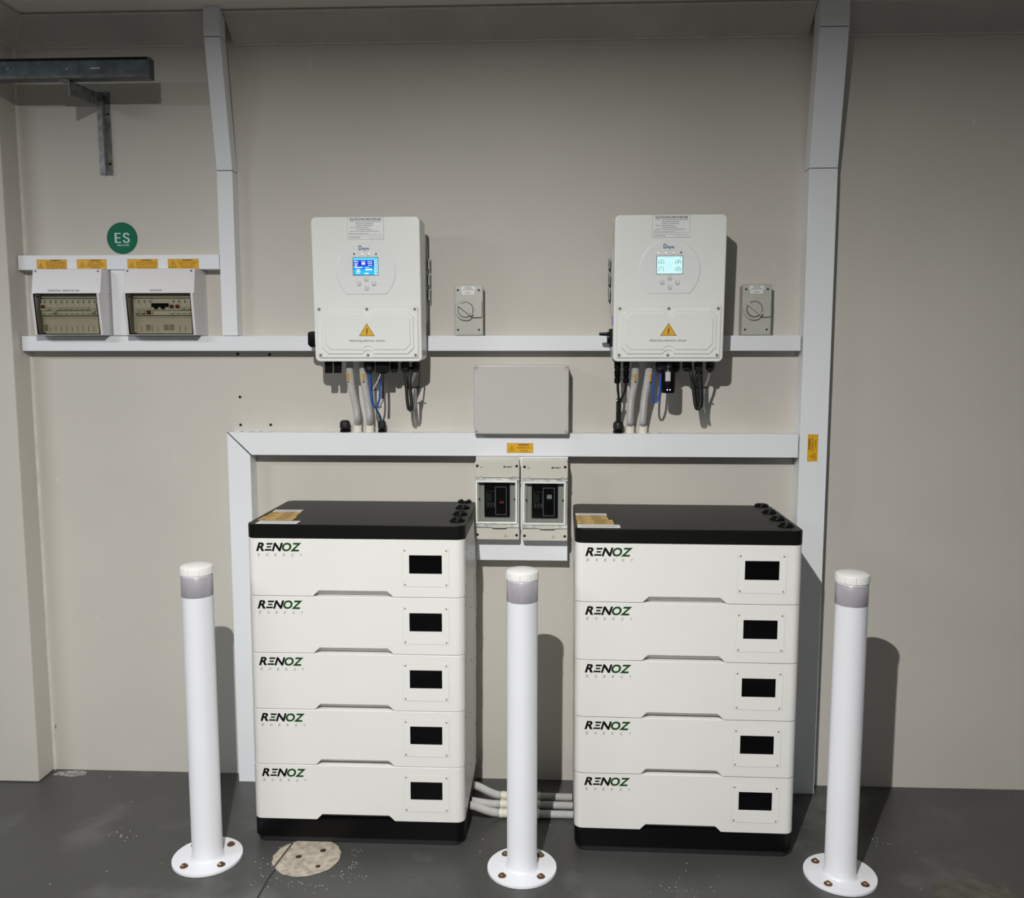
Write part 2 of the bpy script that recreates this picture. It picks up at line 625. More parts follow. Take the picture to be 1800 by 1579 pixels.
# dust crumbs on the floor
rnd = random.Random(11)
mb = MB()
spots = [(rnd.uniform(-1.7, 1.6), rnd.uniform(-1.0, -.03), rnd.uniform(.0006, .0016)) for _ in range(150)]
for _ in range(110):
    a = rnd.uniform(0, 6.28)
    r = .105 + abs(rnd.gauss(0, .03))
    spots.append((-.70 + r * math.cos(a), -.53 + r * math.sin(a), rnd.uniform(.0005, .0015)))
for cx, cy in ((-.58, -.60), (1.03, -.35), (.35, -.62), (-1.32, -.42), (.42, -.66), (1.07, -.07)):
    for _ in range(14):
        spots.append((rnd.gauss(cx, .03), min(-.02, rnd.gauss(cy, .02)), rnd.uniform(.0006, .0018)))
for x, y, r in spots:
    if (-.93 < x < -.24 or .05 < x < .74) and y > -.46:
        continue
    if math.hypot(x + 1.017, y + .529) < .11 or math.hypot(x + .0776, y + .542) < .11 or math.hypot(x - .839, y + .5365) < .11:
        continue
    if y > -.09 and (-1.12 < x < -.98 or .79 < x < .93 or x < -1.7):
        continue
    mb.add([(x - r, y - r, 0), (x + r, y - r * .6, 0), (x + r * .4, y + r, 0), (x, y, r)], [(0, 1, 3), (1, 2, 3), (2, 0, 3)], M_DUST)
tag(mb.build('concrete_crumbs'), 'pale concrete crumbs and drilling dust scattered over the grey floor', 'dust', kind='stuff')
# stain
st = []
rnd = random.Random(3)
for k in range(24):
    a = 2 * math.pi * k / 24
    st.append((1.19 + .115 * rnd.uniform(.8, 1.1) * math.cos(a), -.60 + .07 * rnd.uniform(.8, 1.1) * math.sin(a)))
tag(MB().add([(x, y, .0004) for x, y in st], [tuple(range(24))], mat('oily_stain', (.078, .074, .060), .45, noise=.3, scale=25)).build('floor_stain'), 'brownish oily stain on the grey floor right of the right bollard', 'stain')
# scraped paint at the left corner
sp = [(-1.775, -.045), (-1.70, -.055), (-1.655, -.04), (-1.665, -.012), (-1.72, -.006), (-1.765, -.02)]
tag(MB().add([(x, y, .0005) for x, y in sp], [tuple(range(6))], mat('scraped_paint', (.26, .25, .24), .8, noise=.6, scale=70)).build('paint_scrape'), 'pale scraped paint mark on the floor by the left pier', 'mark')

# ================================================================ CABLE DUCTS
def duct_bend(x0, x1, z0, d0, zb1, zb2, d1, label, group):
    t = thing('cable_duct', ((x0 + x1) / 2, 0, z0), label, 'duct', group)
    secs = [[(0, z0), (-d0, z0), (-d0, zb1 - .001), (0, zb1 - .001 + .0)],
            [(-.002, zb1 + .001), (-d0 + .0008, zb1 + .001), (-d1 + .0008, zb2 - .001), (-d1 + d0, zb2 - .001)],
            [(-d1 + d0, zb2 + .001), (-d1, zb2 + .001), (-d1, ZC - .0005), (-d1 + d0, ZC - .0005)]]
    for sct in secs:
        MB().loft([[(x0, y, z) for y, z in sct], [(x1, y, z) for y, z in sct]], M_DUCT).build('duct_section', t, bevel=.0015)
    # dark gap at the bends
    for zz, ya, yb in ((zb1, -.004, -d0 + .004), (zb2, -d1 + d0 - .004, -d1 + .004)):
        MB().box(x0 + .002, x1 - .002, yb, ya, zz - .0014, zz + .0014, M_HOLE).build('joint_gap', t)
    return t


duct_bend(-1.0985, -1.0465, 1.5585, .05, 2.095, 2.492, .12, 'slim upright white duct right of the distribution boards, leaning out to the ceiling', None)
td = duct_bend(.8165, .9055, 0, .062, 2.083, 2.492, .12, 'wide upright white duct at the right running from floor to ceiling', None)


def duct(x0, x1, z0, z1, d, label, pts=None):
    t = thing('cable_duct', ((x0 + x1) / 2, 0, z0), label, 'duct')
    fr = Fr((0, 0, 0))
    MB().plate(fr, pts or [(x0, z0), (x1, z0), (x1, z1), (x0, z1)], .0003, d, M_DUCT).build('duct_cover', t, bevel=.0015)
    return t


dtop = duct(-1.785, -1.1005, 1.777, 1.825, .05, 'short horizontal white duct with four yellow warning labels above the distribution boards')
duct(-1.470, -1.4225, 1.559, 1.7755, .05, 'short upright white duct squeezed between the two distribution boards')
duct(-1.785, .8105, 1.507, 1.557, .055, 'long horizontal white duct passing behind both inverters')
dlow = duct(-1.09, .812, 1.158, 1.2345, .062, 'long horizontal white duct above the batteries with yellow label at its centre', [(-1.0085, 1.158), (.812, 1.158), (.812, 1.2345), (-1.087, 1.2345)])
MB().plate(Fr((0, 0, 0)), [(-1.013, 1.1575), (-1.0085, 1.1575), (-1.0865, 1.234), (-1.09, 1.234)], .001, .0605, M_HOLE).build('mitre_gap', dlow)
duct(-1.09, -1.0115, 0, 1.235, .062, 'upright white duct going down behind the left battery stack to the floor', [(-1.09, 0), (-1.0125, 0), (-1.0125, 1.1565), (-1.09, 1.233)])
duct(-.249, .0585, .804, 1.1565, .060, 'broad short white duct behind the two breaker enclosures')

# labels on the ducts
specs = [(65.5, 117, 'WARNING|ESSENTIAL SUPPLY CIRCUITS|WILL STILL BE ENERGISED|WHEN NORMAL SUPPLY IS OFF|ISOLATE BEFORE THE MAIN|SWITCH AND SUPPLY ISOLATOR', (.13, .14, .5), 'yellow warning label above the left of ESSENTIAL SERVICES DB'),
         (136, 187, 'WARNING|MULTIPLE SUPPLIES|ISOLATE ALL SUPPLIES|BEFORE WORKING ON THIS|SWITCHBOARD', (.17, .24, .5), 'yellow multiple supplies warning label'),
         (225, 277, 'WARNING|MULTIPLE SOLAR GENERATORS|NEUTRAL AND EARTH CIRCUITS MAY|BE LIVE, ISOLATE FULLY EVERYTHING|ISOLATE BEFORE TOUCHING', (.13, .2, .48), 'yellow warning label above the left of MAIN DB'),
         (296, 349, 'WARNING|MULTIPLE BATTERY SYSTEMS|TURN OFF ALL BATTERY|SYSTEM ISOLATORS TO|ISOLATE EQUIPMENT', (.155, .14, .74), 'yellow multiple battery systems warning label')]
for xa, xb, txt, tri, lb in specs:
    a = W(xa, 474, .05)
    b = W(xb, 457, .05)
    ln = txt.split('|')
    n = len(ln)
    lines = [(s_, .13 if i == 0 else .095, .34 if i == 0 else min(.68, .027 * len(s_))) for i, s_ in enumerate(ln)]
    yellow_label(dtop, 'warning_label', Fr((a.x, -.0502, 1.7782)), b.x - a.x, .0325, lines, tri, tx=.63, label=lb)
yellow_label(dlow, 'warning_label', Fr((-.145, -.0622, 1.170)), .087, .032, [('WARNING', .19, .42), ('HAZARDOUS D.C', .13, .54), ('VOLTAGE', .13, .30)], (.18, .2, .56), label='yellow hazardous voltage warning label')
yellow_label(td, 'warning_label', Fr((.8425, -.0622, 1.147), (0, 0, 1), (-1, 0, 0)).__class__((.874, -.0622, 1.147), (0, 0, 1), (-1, 0, 0)), .088, .032, [('WARNING', .19, .42), ('HAZARDOUS D.C', .13, .54), ('VOLTAGE', .13, .30)], (.18, .2, .56), label='yellow hazardous voltage warning label turned on its side')

# round blanking discs
for i, px in enumerate((418.5, 436, 452.5, 470)):
    p = W(px, 756, .03)
    tag(MB().lathe((p.x, -.03, 1.2347), (0, 0, 1), [(.0001, 0), (.012, 0), (.0145, .0012), (.0135, .003), (.0001, .0032)], M_DUCT, 24).build('blanking_disc'),
        ['thin white blanking disc nearest the mitred left end of the duct', 'second white blanking disc from the left end of the duct', 'third white blanking disc from the left end of the duct', 'white blanking disc nearest the left inverter on the duct'][i], 'disc', 'blanking discs on the lower duct')
tag(MB().lathe((W(1152, 763, .03).x, -.03, 1.2347), (0, 0, 1), [(.0001, 0), (.012, 0), (.0145, .0012), (.0135, .003), (.0001, .0032)], M_DUCT, 24).build('blanking_disc'), 'white blanking disc right of the conduit collars under the right inverter', 'disc')

# ================================================================ GREEN SIGN
t = thing('round_sign', (-1.449, 0, 1.886), 'round green ES sign on the wall above the distribution boards', 'sign')
fr = Fr((-1.449, -.0003, 1.886))
MB().plate(fr, circ(0, 0, .0525, 48), 0, .0012, M_GREEN).build('sign_disc', t)
mb = MB()
mb.text(fr, 'E', -.0145, -.0155, .033, M_GREENW, width=.0215, h=.0016, bold=.025)
mb.text(fr, 'S', .0145, -.0155, .033, M_GREENW, width=.0235, h=.0016, bold=.025)
mb.text(fr, 'UN.3480', .003, -.0265, .0068, M_GREENW, width=.041, h=.0016, bold=.02)
mb.build('lettering', t)

# ================================================================ DISTRIBUTION BOARDS
def board(x0, x1, title, label, twidth, tcx, kind):
    t = thing('distribution_board', ((x0 + x1) / 2, 0, 1.56), label, 'distribution board', 'distribution boards')
    zb_, zt = 1.5585, 1.7755
    zm = 1.6935
    # case with a bulging profile; front left open for the window
    side = [(0, zb_), (-.104, zb_), (-.118, zm - .02), (-.120, zm), (-.108, zm + .002), (-.092, zt), (0, zt)]
    mb = MB()
    for a, b in ((x0, x0 + .0095), (x1 - .0085, x1)):
        mb.loft([[(a, y, z) for y, z in side], [(b, y, z) for y, z in side]], M_DBW)
    mb.box(x0 + .006, x1 - .006, -.010, -.001, zb_, zt, M_DBW)
    mb.box(x0 + .006, x1 - .006, -.103, -.010, zb_, zb_ + .004, M_DBW)
    mb.build('case', t, bevel=.0012)
    cov = [(-.02, zm + .001), (-.112, zm + .001), (-.096, zt + .0002), (-.02, zt + .0002)]
    c = MB().loft([[(x0 - .001, y, z) for y, z in cov], [(x1 + .001, y, z) for y, z in cov]], M_DBW).build('top_cover', t, bevel=.002)
    v = Vector((0, .016, zt - zm - .001)).normalized()
    fr = Fr((x0, -.112, zm + .001), (1, 0, 0), v)
    MB().text(fr, title, tcx, .0065, .0062, M_PRINT, width=twidth, h=.0006, round_=title != 'MAIN DB').build('title_lettering', c)
    for xx in (.0095, x1 - x0 - .0105):
        MB().plate(fr, circ(xx, .0745, .0034, 14), 0, .0008, M_SCREWD).build('screw', c)
    # inside
    w = x1 - x0
    inner = MB()
    inner.box(x0 + .007, x1 - .007, -.082, -.076, zb_ + .004, zm - .001, M_DBI)
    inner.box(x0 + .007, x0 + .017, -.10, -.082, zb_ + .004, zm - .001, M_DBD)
    inner.box(x0 + .017, x1 - .010, -.085, -.082, 1.6165, 1.620, M_DBI)
    inner.box(x0 + .017, x1 - .010, -.085, -.082, 1.680, 1.683, M_DBI)
    fi = Fr((x0, -.082, zb_))
    rnd = random.Random(len(title))
    for k in range(9):
        xx = .040 + k * .0185
        if kind == 'main' and 3 < k < 7:
            continue
        hh = rnd.uniform(.014, .024)
        inner.face(fi, [(xx, .012), (xx + .0022, .012), (xx + .0022, .012 + hh), (xx, .012 + hh)], .0005, mat('faded_ink', (.22, .20, .17), .6))
    if kind == 'main':
        for a, b in ((.056, .073), (.116, .134), (.136, .152)):
            inner.rect(fi, a, b, .016, .036, 0, .0006, mat('paper_tag', (.42, .42, .36), .6))
            for q in range(4):
                inner.face(fi, [(a + .002, .019 + q * .004), (b - .002, .019 + q * .004), (b - .002, .0205 + q * .004), (a + .002, .0205 + q * .004)], .0009, mat('faded_ink', (.22, .20, .17), .6))
    else:
        inner.rect(fi, .019, .034, .014, .036, 0, .0006, mat('paper_tag', (.42, .42, .36), .6))
        for q in range(4):
            inner.face(fi, [(.021 + q * .0032, .016), (.0225 + q * .0032, .016), (.0225 + q * .0032, .034), (.021 + q * .0032, .034)], .0009, mat('faded_ink', (.22, .20, .17), .6))
    inner.build('inner_panel', t)
    for xx in (.021, w - .012):
        MB().plate(fi, circ(xx, .008, .003, 10), 0, .001, M_SCREWD).build('screw', t)

    # breakers
    def breaker(xa, ww, z0=1.6245, z1=1.6775, toggle=M_TOG, tz=.5, th=.010, name='circuit_breaker', slot=True, lab=None):
        f2 = Fr((xa, -.082, z0))
        h = z1 - z0
        b_ = MB()
        b_.rect(f2, .0004, ww - .0004, 0, h, 0, .010, M_BRK)
        b_.rect(f2, .0004, ww - .0004, h * .30, h * .72, .010, .016, M_BRK)
        if slot:
            b_.face(f2, [(ww * .55, h * .74), (ww * .78, h * .74), (ww * .78, h * .92), (ww * .55, h * .92)], .0104, M_BRKS)
            b_.face(f2, [(ww * .2, h * .06), (ww * .8, h * .06), (ww * .8, h * .11), (ww * .2, h * .11)], .0104, M_BRKS)
            b_.face(f2, [(ww * .2, h * .38), (ww * .8, h * .38), (ww * .8, h * .41), (ww * .2, h * .41)], .0164, M_BRKS)
        o = b_.build(name, t)
        MB().rect(f2, ww * .2 if ww < .03 else 0, ww * .85 if ww < .03 else ww, h * tz, h * tz + th, .016, .021, toggle).build('toggle', o, bevel=.001)
        return o
    if kind == 'ess':
        for k in range(10):
            breaker(x0 + .0195 + k * .0188, .0188, toggle=M_RED if k == 0 else M_TOG, tz=.46 if k == 0 else .12 if k in (2, 9) else .34, th=.009)
    else:
        for k in range(3):
            breaker(x0 + .0275 + k * .0192, .0192, toggle=M_RED if k == 2 else M_TOG, tz=.10, th=.009)
        o = breaker(x0 + .086, .057, toggle=M_BLACK, tz=.50, th=.012, slot=False)
        f2 = Fr((x0 + .086, -.082, 1.6245))
        for a in (.009, .032):
            MB().rect(f2, a, a + .012, .020, .030, .016, .0215, M_BLACK).build('toggle', o)
        for k in range(4):
            breaker(x0 + .1435 + k * .0192, .0192, toggle=M_RED if k < 2 else M_TOG, tz=.44 if k < 2 else .33, th=.010)
    # window
    zt2 = zm - .0005
    wv = Vector((0, -.013, zt2 - zb_ - .003)).normalized()
    hw = (Vector((0, -.013, zt2 - zb_ - .003))).length
    fw = Fr((x0 + .0095, -.106, zb_ + .003), (1, 0, 0), wv)
    ww = w - .018
    f = MB()
    for a, b, c_, d in ((0, ww, 0, .0022), (0, ww, hw - .003, hw), (0, .0022, 0, hw), (ww - .0022, ww, 0, hw)):
        f.rect(fw, a, b, c_, d, -.004, .0, M_BLACK)
    wf = f.build('window_frame', t)
    MB().rect(fw, .0022, ww - .0022, .0022, hw - .003, -.0028, -.0012, M_TINT).build('window_pane', wf)
    return t


board(-1.708, -1.4775, 'ESSENTIAL SERVICES DB', 'white distribution board with tinted window titled ESSENTIAL SERVICES DB', .105, .1075, 'ess')
board(-1.3985, -1.1655, 'MAIN DB', 'white distribution board with tinted window titled MAIN DB', .037, .107, 'main')

# ================================================================ TRACK AND BRACKET
t = thing('door_track', (-1.23, -.215, 2.337), 'dark galvanised steel door track ending above the distribution boards', 'track')
prof = [(-.222, 2.341), (-.219, 2.338), (-.188, 2.338), (-.188, 2.341), (-.218, 2.3415), (-.218, 2.396), (-.188, 2.397), (-.188, 2.400), (-.219, 2.400), (-.222, 2.397)]
MB().loft([[(-3.3, y, z) for y, z in prof], [(-1.231, y, z) for y, z in prof]], M_RAIL).build('channel', t)
MB().box(-1.2345, -1.2305, -.2225, -.188, 2.3385, 2.3995, M_RAIL).build('end_plate', t, bevel=.0015)
MB().box(-3.3, -1.234, -.2235, -.2222, 2.3385, 2.350, M_RAILL).build('lower_lip', t)
MB().box(-3.3, -1.236, -.2232, -.2222, 2.3915, 2.3995, M_BLACK).build('upper_lip', t)
for px in (14, 118):
    p = W(px, 121, .224)
    MB().lathe((p.x, -.2222, p.z), (0, -1, 0), [(.0001, 0), (.005, 0), (.0045, .003), (.0001, .0045)], M_SCREW, 12).build('bolt', t)
MB().box(-1.415, -1.385, -.2228, -.2222, 2.3665, 2.3695, M_CAULK).build('slot', t)
t = thing('angle_bracket', (-1.487, 0, 2.094), 'galvanised angle bracket fixed to the wall holding up the door track', 'bracket')
mb = MB()
mb.box(-1.513, -1.469, -.004, -.0003, 2.094, 2.362, M_GALV)
mb.box(-1.486, -1.482, -.030, -.004, 2.094, 2.330, M_GALV)
mb.build('wall_plate', t, bevel=.0008)
mb = MB()
mb.loft([[(-1.4895, y, z) for y, z in ((-.004, 2.312), (-.2175, 2.290), (-.2175, 2.3365), (-.004, 2.352))], [(-1.4865, y, z) for y, z in ((-.004, 2.312), (-.2175, 2.290), (-.2175, 2.3365), (-.004, 2.352))]], M_GALV)
mb.box(-1.52, -1.4865, -.222, -.190, 2.334, 2.3372, M_GALV)
mb.build('arm', t, bevel=.0006)
for zz in (2.29, 2.13):
    MB().lathe((-1.4765, -.004, zz), (0, -1, 0), [(.0001, 0), (.0045, 0), (.004, .002), (.0001, .0025)], M_HOLE, 12).build('bolt', t)

# ================================================================ INVERTERS
def inverter(x0, label, lit):
    """x0 = left edge; 0.339 wide"""
    w, z0, H = .339, 1.4725, .4445
    t = thing('inverter', (x0 + w / 2, -.11, z0), label, 'inverter', 'white inverters on the wall')
    dT, dB = -.225, -.205    # the face leans a little
    fv = Vector((0, dT - dB, H)).normalized()
    fr = Fr((x0, dB, z0), (1, 0, 0), fv)
    HL = Vector((0, dT - dB, H)).length
    mb = MB()
    n_ = 5
    mb.loft([[fr.p(x_, z_, -.108) for x_, z_ in rr(0, w, 0, HL, .016, 7)], [fr.p(x_, z_, 0) for x_, z_ in rr(0, w, 0, HL, .016, 7)]], M_INV)
    body = mb.build('housing', t, bevel=.0045, seg=3)
    # rear heat sink
    hs = MB()
    hs.box(x0 + .004, x0 + w - .004, -.112, -.055, z0 + .125, z0 + H - .035, M_ALU)
    hs.box(x0 + .002, x0 + w - .002, -.055, -.04, z0 + .135, z0 + H - .07, M_ALU)
    for k in range(24):
        xx = x0 + .012 + k * .0135
        hs.box(xx, xx + .002, -.04, -.012, z0 + .10, z0 + H - .08, M_ALU)
    hs.box(x0 + .003, x0 + w - .003, -.118, -.085, z0 + .02, z0 + .13, M_INVS)
    hs.build('heat_sink', t, bevel=.002)
    br = MB()
    br.box(x0 - .004, x0 + w + .004, -.012, -.0005, z0 + .22, z0 + .33, M_GALV)
    for s_ in (x0 - .004, x0 + w + .001):
        for za, zb2 in ((.20, .235), (.25, .285), (.30, .335)):
            br.box(s_, s_ + .003, -.05, -.0005, z0 + za, z0 + zb2, M_GALV)
    br.build('mounting_bracket', t)

    # round control panel, slightly raised
    cx, cz, R = .1685, .628 * H, .0945
    flat = .468 * H - cz
    a0 = math.asin(flat / R)

    def disc(k):
        pts = []
        for i in range(49):
            a = a0 + (math.pi - 2 * a0) * i / 48
            pts.append((cx + R * k * math.cos(a), cz + max(flat * (1 if k == 1 else k), R * k * math.sin(a))))
        return pts
    mb = MB()
    mb.loft([[fr.p(a, b, -.0005) for a, b in disc(1)], [fr.p(a, b, .0012) for a, b in disc(.985)], [fr.p(a, b, .0022) for a, b in disc(.955)]], M_INVP)
    cp = mb.build('control_panel', t, smooth=12)
    h = .0024
    u = lambda f: f * w
    v = lambda f: f * H
    lg = MB()
    lg.text(fr, 'D', u(.425) + .004, v(.775), .0125, M_BLUEL, width=.0105, align='l', h=h + .0002, bold=.03, round_=True)
    lg.text(fr, 'eye', u(.425) + .0155, v(.775), .0095, M_BLUEL, width=.021, align='l', h=h + .0002, bold=.022, round_=True)
    lg.build('brand_lettering', cp)
    for i, ux in enumerate((-.0345, -.0115, .0115, .0345)):
        on = lit == 2 and i < 3
        half = lit == 1 and i in (1, 2)
        mb = MB().plate(fr, circ(cx - .001 + ux, v(.748), .0024, 14), h - .0004, h + .0006, M_BLACK)
        if on or half:
            k = .6 if half else .0
            mb.plate(fr, circ(cx - .001 + ux + (.0008 if half else 0), v(.748) - (.0006 if on else 0), .0019, 12), h + .0006, h + .0009, M_LEDON)
        mb.build('indicator_light', cp)
        MB().text(fr, ('DC', 'AC', 'Normal', 'Alarm')[i], cx - .001 + ux, v(.748) - .0062, .0022, M_PRINT, h=h + .0002).build('indicator_caption', cp)
    # display
    sx0, sx1, sz0, sz1 = u(.378), u(.615), v(.601), v(.725)
    ds = MB().rect(fr, sx0, sx1, sz0, sz1, h - .001, h + .0008, mat('display_bezel', (.05, .07, .12), .3)).build('display', cp)
    sw, sh = sx1 - sx0 - .003, sz1 - sz0 - .003
    fs = Fr(fr.p(sx0 + .0015, sz0 + .0015, h + .0009), fr.u, fr.v)
    q = MB()

    def R4(a, b, c, d, m, hh=0):
        q.face(fs, [(a * sw, c * sh), (b * sw, c * sh), (b * sw, d * sh), (a * sw, d * sh)], hh, m)
    if lit == 1:
        A = lcd('lcd_cyan', (.10, .62, .90))
        B = lcd('lcd_deep_blue', (.004, .02, .62))
        Cc = lcd('lcd_mid_blue', (.01, .22, .75))
        Dd = lcd('lcd_light_blue', (.02, .45, .85))
        Wt = lcd('lcd_white', (.75, .95, 1.0))
        R4(0, 1, 0, 1, Dd)
        R4(0, 1, .86, 1, A, .0001)
        R4(.02, .84, .52, .86, B, .0001)
        R4(.02, .84, .30, .52, Cc, .0001)
        R4(.85, 1, 0, .86, lcd('lcd_pale', (.35, .75, .95)), .0001)
        for a, b, c, d in ((.05, .13, .74, .82), (.14, .22, .745, .80), (.05, .20, .62, .67), (.06, .17, .54, .58), (.32, .50, .765, .80), (.34, .49, .60, .72),
                           (.58, .78, .765, .80), (.58, .78, .66, .70), (.60, .77, .55, .59), (.06, .14, .40, .50), (.14, .38, .41, .46), (.48, .66, .42, .45),
                           (.48, .77, .27, .36), (.12, .28, .29, .34), (.12, .29, .18, .24), (.12, .27, .08, .13), (.45, .62, .05, .12)):
            R4(a, b, c, d, Wt, .0002)
        dk = lcd('lcd_icon', (.02, .15, .35))
        for k in range(6):
            R4(.90, .965, .76 - k * .13, .80 - k * .13, dk, .0003)
    else:
        P = lcd('lcd_ice', (.60, .92, .93), .92)
        G = lcd('lcd_ink', (.05, .17, .20))
        G2 = lcd('lcd_ink_pale', (.36, .62, .64))
        R4(0, 1, 0, 1, P)
        for a, b in ((.17, .64), (.83, .64), (.17, .23), (.83, .23)):
            q.ringplate(fs, a * sw, b * sh, .0072, .0085, .0002, G, -35, 215, 20)
        R4(.14, .20, .60, .66, G, .0002)
        R4(.81, .85, .60, .72, G, .0002)
        q.ringplate(fs, .49 * sw, .46 * sh, .0048, .0055, .0002, G2, 0, 360, 18)
        q.ringplate(fs, .83 * sw, .23 * sh, .0028, .0042, .0002, G, 0, 360, 8)
        R4(.13, .21, .20, .24, G2, .0002)
        R4(.30, .68, .90, .93, G2, .0002)
        R4(.76, .80, .90, .93, G2, .0002)
        q.ringplate(fs, .93 * sw, .90 * sh, .0018, .0026, .0002, G, 0, 270, 10)
        R4(.39, .42, .45, .47, G2, .0002)
        R4(.56, .60, .45, .47, G2, .0002)
        for k in range(5):
            R4(.36, .37, .25 + k * .1, .28 + k * .1, G2, .0002)
    q.build('lit_picture', ds)
    # buttons
    for i, (a, b, txt) in enumerate(((.4995, .576, 'Up'), (.432, .547, 'ESC'), (.570, .547, 'Enter'), (.502, .515, 'Down'))):
        o = MB().rect(fr, u(a) - .0062, u(a) + .0062, v(b) - .0062, v(b) + .0062, h - .001, h + .0012, M_BTN, .002)
        o.rect(fr, u(a) - .0042, u(a) + .0050, v(b) - .0042, v(b) + .0050, h + .0012, h + .0022, M_BTNF, .0012)
        ic = {0: [(-.0022, -.0014), (.0022, -.0014), (0, .0022)], 1: [(.0018, -.002), (.0018, .002), (-.0022, 0)], 2: [(-.0024, .0002), (-.001, -.002), (.0026, .0022), (-.001, -.0006)], 3: [(-.0022, .0014), (0, -.0022), (.0022, .0014)]}[i]
        o.face(fr, [(u(a) + p, v(b) + r) for p, r in ic], h + .0024, M_LOGOT)
        bo = o.build('button', cp)
        MB().text(fr, txt, u(a), v(b) - .0096, .0022, M_PRINT, h=h + .0002).build('caption', bo)

    # lower terminal cover
    X0, X1, Z0, Z1 = u(.031), u(.969), v(.028), v(.388)
    tcv = MB()
    tcv.rect(fr, X0 - .0012, X1 + .0012, Z0 - .0012, Z1 + .0012, -.0005, .0004, M_GROOVE, .006)
    tcv.loft([[fr.p(a, b, 0) for a, b in rr(X0, X1, Z0, Z1, .006)], [fr.p(a, b, .003) for a, b in rr(X0, X1, Z0, Z1, .006)], [fr.p(a, b, .0042) for a, b in rr(X0 + .0015, X1 - .0015, Z0 + .0015, Z1 - .0015, .005)]], M_INV)

    def octo(k, rn, zc0, zc1, xa, xb, c, cc):
        mid = (xa + xb) / 2
        pts = [(xa + c, zc0)]
        for i in range(9):
            a = math.pi * (1 - i / 8)
            pts.append((mid + rn * 1.25 * math.cos(a), zc0 + rn * .85 * math.sin(a)))
        pts += [(xb - c, zc0), (xb, zc0 + c), (xb, zc1 - c), (xb - c, zc1)]
        for i in range(9):
            a = math.pi * i / 8
            pts.append((mid + rn * 1.25 * math.cos(a), zc1 - rn * .85 * math.sin(a)))
        pts += [(xa + c, zc1), (xa, zc1 - c), (xa, zc0 + c)]
        return pts
    A1 = octo(0, .014, v(.052), v(.359), u(.072), u(.930), .019, 0)
    A2 = octo(0, .0135, v(.058), v(.353), u(.078), u(.924), .0185, 0)
    B1 = octo(0, .0135, v(.082), v(.338), u(.105), u(.900), .017, 0)
    B2 = octo(0, .013, v(.088), v(.332), u(.111), u(.894), .0165, 0)
    tcv.loft([[fr.p(a, b, .0040) for a, b in A1], [fr.p(a, b, .0082) for a, b in A2]], M_INV)
    tcv.loft([[fr.p(a, b, .0081) for a, b in B1], [fr.p(a, b, .0104) for a, b in B2]], M_INV)
    tc_ = tcv.build('terminal_cover', t, smooth=30)
    for a in (.055, .498, .942):
        for b in (.047, .368):
            s_ = MB().plate(fr, circ(u(a), v(b), .0042, 16), .0042, .0062, M_SCREWD)
            s_.plate(fr, circ(u(a), v(b), .0030, 12), .0062, .0068, M_SCREW)
            s_.build('screw', tc_)
    s_ = MB()
    cz_ = v(.182)
    warn_triangle(s_, fr, u(.497), cz_, .050, .0385, M_YEL, M_PRINT, h=.0108, t=.045)
    s_.build('warning_triangle', tc_)
    wl_ = MB().text(fr, 'Warning electric shoc', u(.497) - .0565, v(.142), .0066, M_PRINT, width=.1075, align='l', h=.0110)
    kx_, kz_ = u(.497) + .0518, v(.142)
    for pl in ([(0, 0), (.0007, 0), (.0007, .0069), (0, .0069)], [(.0007, .0019), (.0013, .0023), (.0039, .0049), (.0030, .0049), (.0007, .0027)], [(.0013, .0029), (.0035, 0), (.0044, 0), (.0018, .0034)]):
        wl_.face(fr, [(kx_ + a, kz_ + b) for a, b in pl], .0110, M_PRINT)
    wl_.build('warning_lettering', tc_)

    # shutdown label
    la, lb, lz0, lz1 = u(.336), u(.671), v(.846), v(.994)
    s_ = MB().rect(fr, la, lb, lz0, lz1, 0, .0006, mat('label_edge', (.35, .36, .38), .5))
    s_.rect(fr, la + .0009, lb - .0009, lz0 + .0009, lz1 - .0009, .0006, .0009, M_LWHITE)
    wl, hl_ = lb - la, lz1 - lz0
    s_.text(fr, 'SHUTDOWN PROCEDURE', la + wl / 2, lz1 - hl_ * .125, .0056, M_PRINT, width=wl * .86, h=.0011, bold=.03, round_=True)
    rows = [('STEP 1. Turn off the INVERTER AC ISOLATOR or', .08, .86, .21), ('MAIN SWITCH (INVERTER)', .24, .47, .30), ('located in the Switchboard', .24, .46, .385),
            ('STEP 2. Isolate the PV Array', .08, .50, .475), ('Turn off the DC Isolator', .24, .42, .56), ('STEP 3. Turn off the BATTERY DC ISOLATOR', .08, .78, .65), ('Manufacturer/Supplier Name:', .04, .55, .76), ('Contact Number:', .04, .32, .93)]
    for st_, a, b, c in rows:
        s_.text(fr, st_, la + wl * a, lz1 - hl_ * c, .0033, M_PRINT, width=wl * b, align='l', h=.0011, bold=.008)
    for a, b, c in ((.60, .96, .765), (.04, .96, .845), (.60, .96, .93)):
        s_.face(fr, [(la + wl * a, lz1 - hl_ * c), (la + wl * b, lz1 - hl_ * c), (la + wl * b, lz1 - hl_ * c + .0005), (la + wl * a, lz1 - hl_ * c + .0005)], .0011, M_PRINT)
    tag(s_.build('shutdown_label', t), 'white shutdown procedure label')

    # rotary DC switch on the left side
    p = Vector((x0, -.145, z0 + .075))
    s_ = MB()
    s_.box(p.x - .009, p.x + .001, p.y - .026, p.y + .026, p.z - .028, p.z + .028, M_BLACK)
    s_.lathe(p - Vector((.009, 0, 0)), (-1, 0, 0), [(.02, 0), (.019, .006), (.0001, .0065)], M_BLACK, 20)
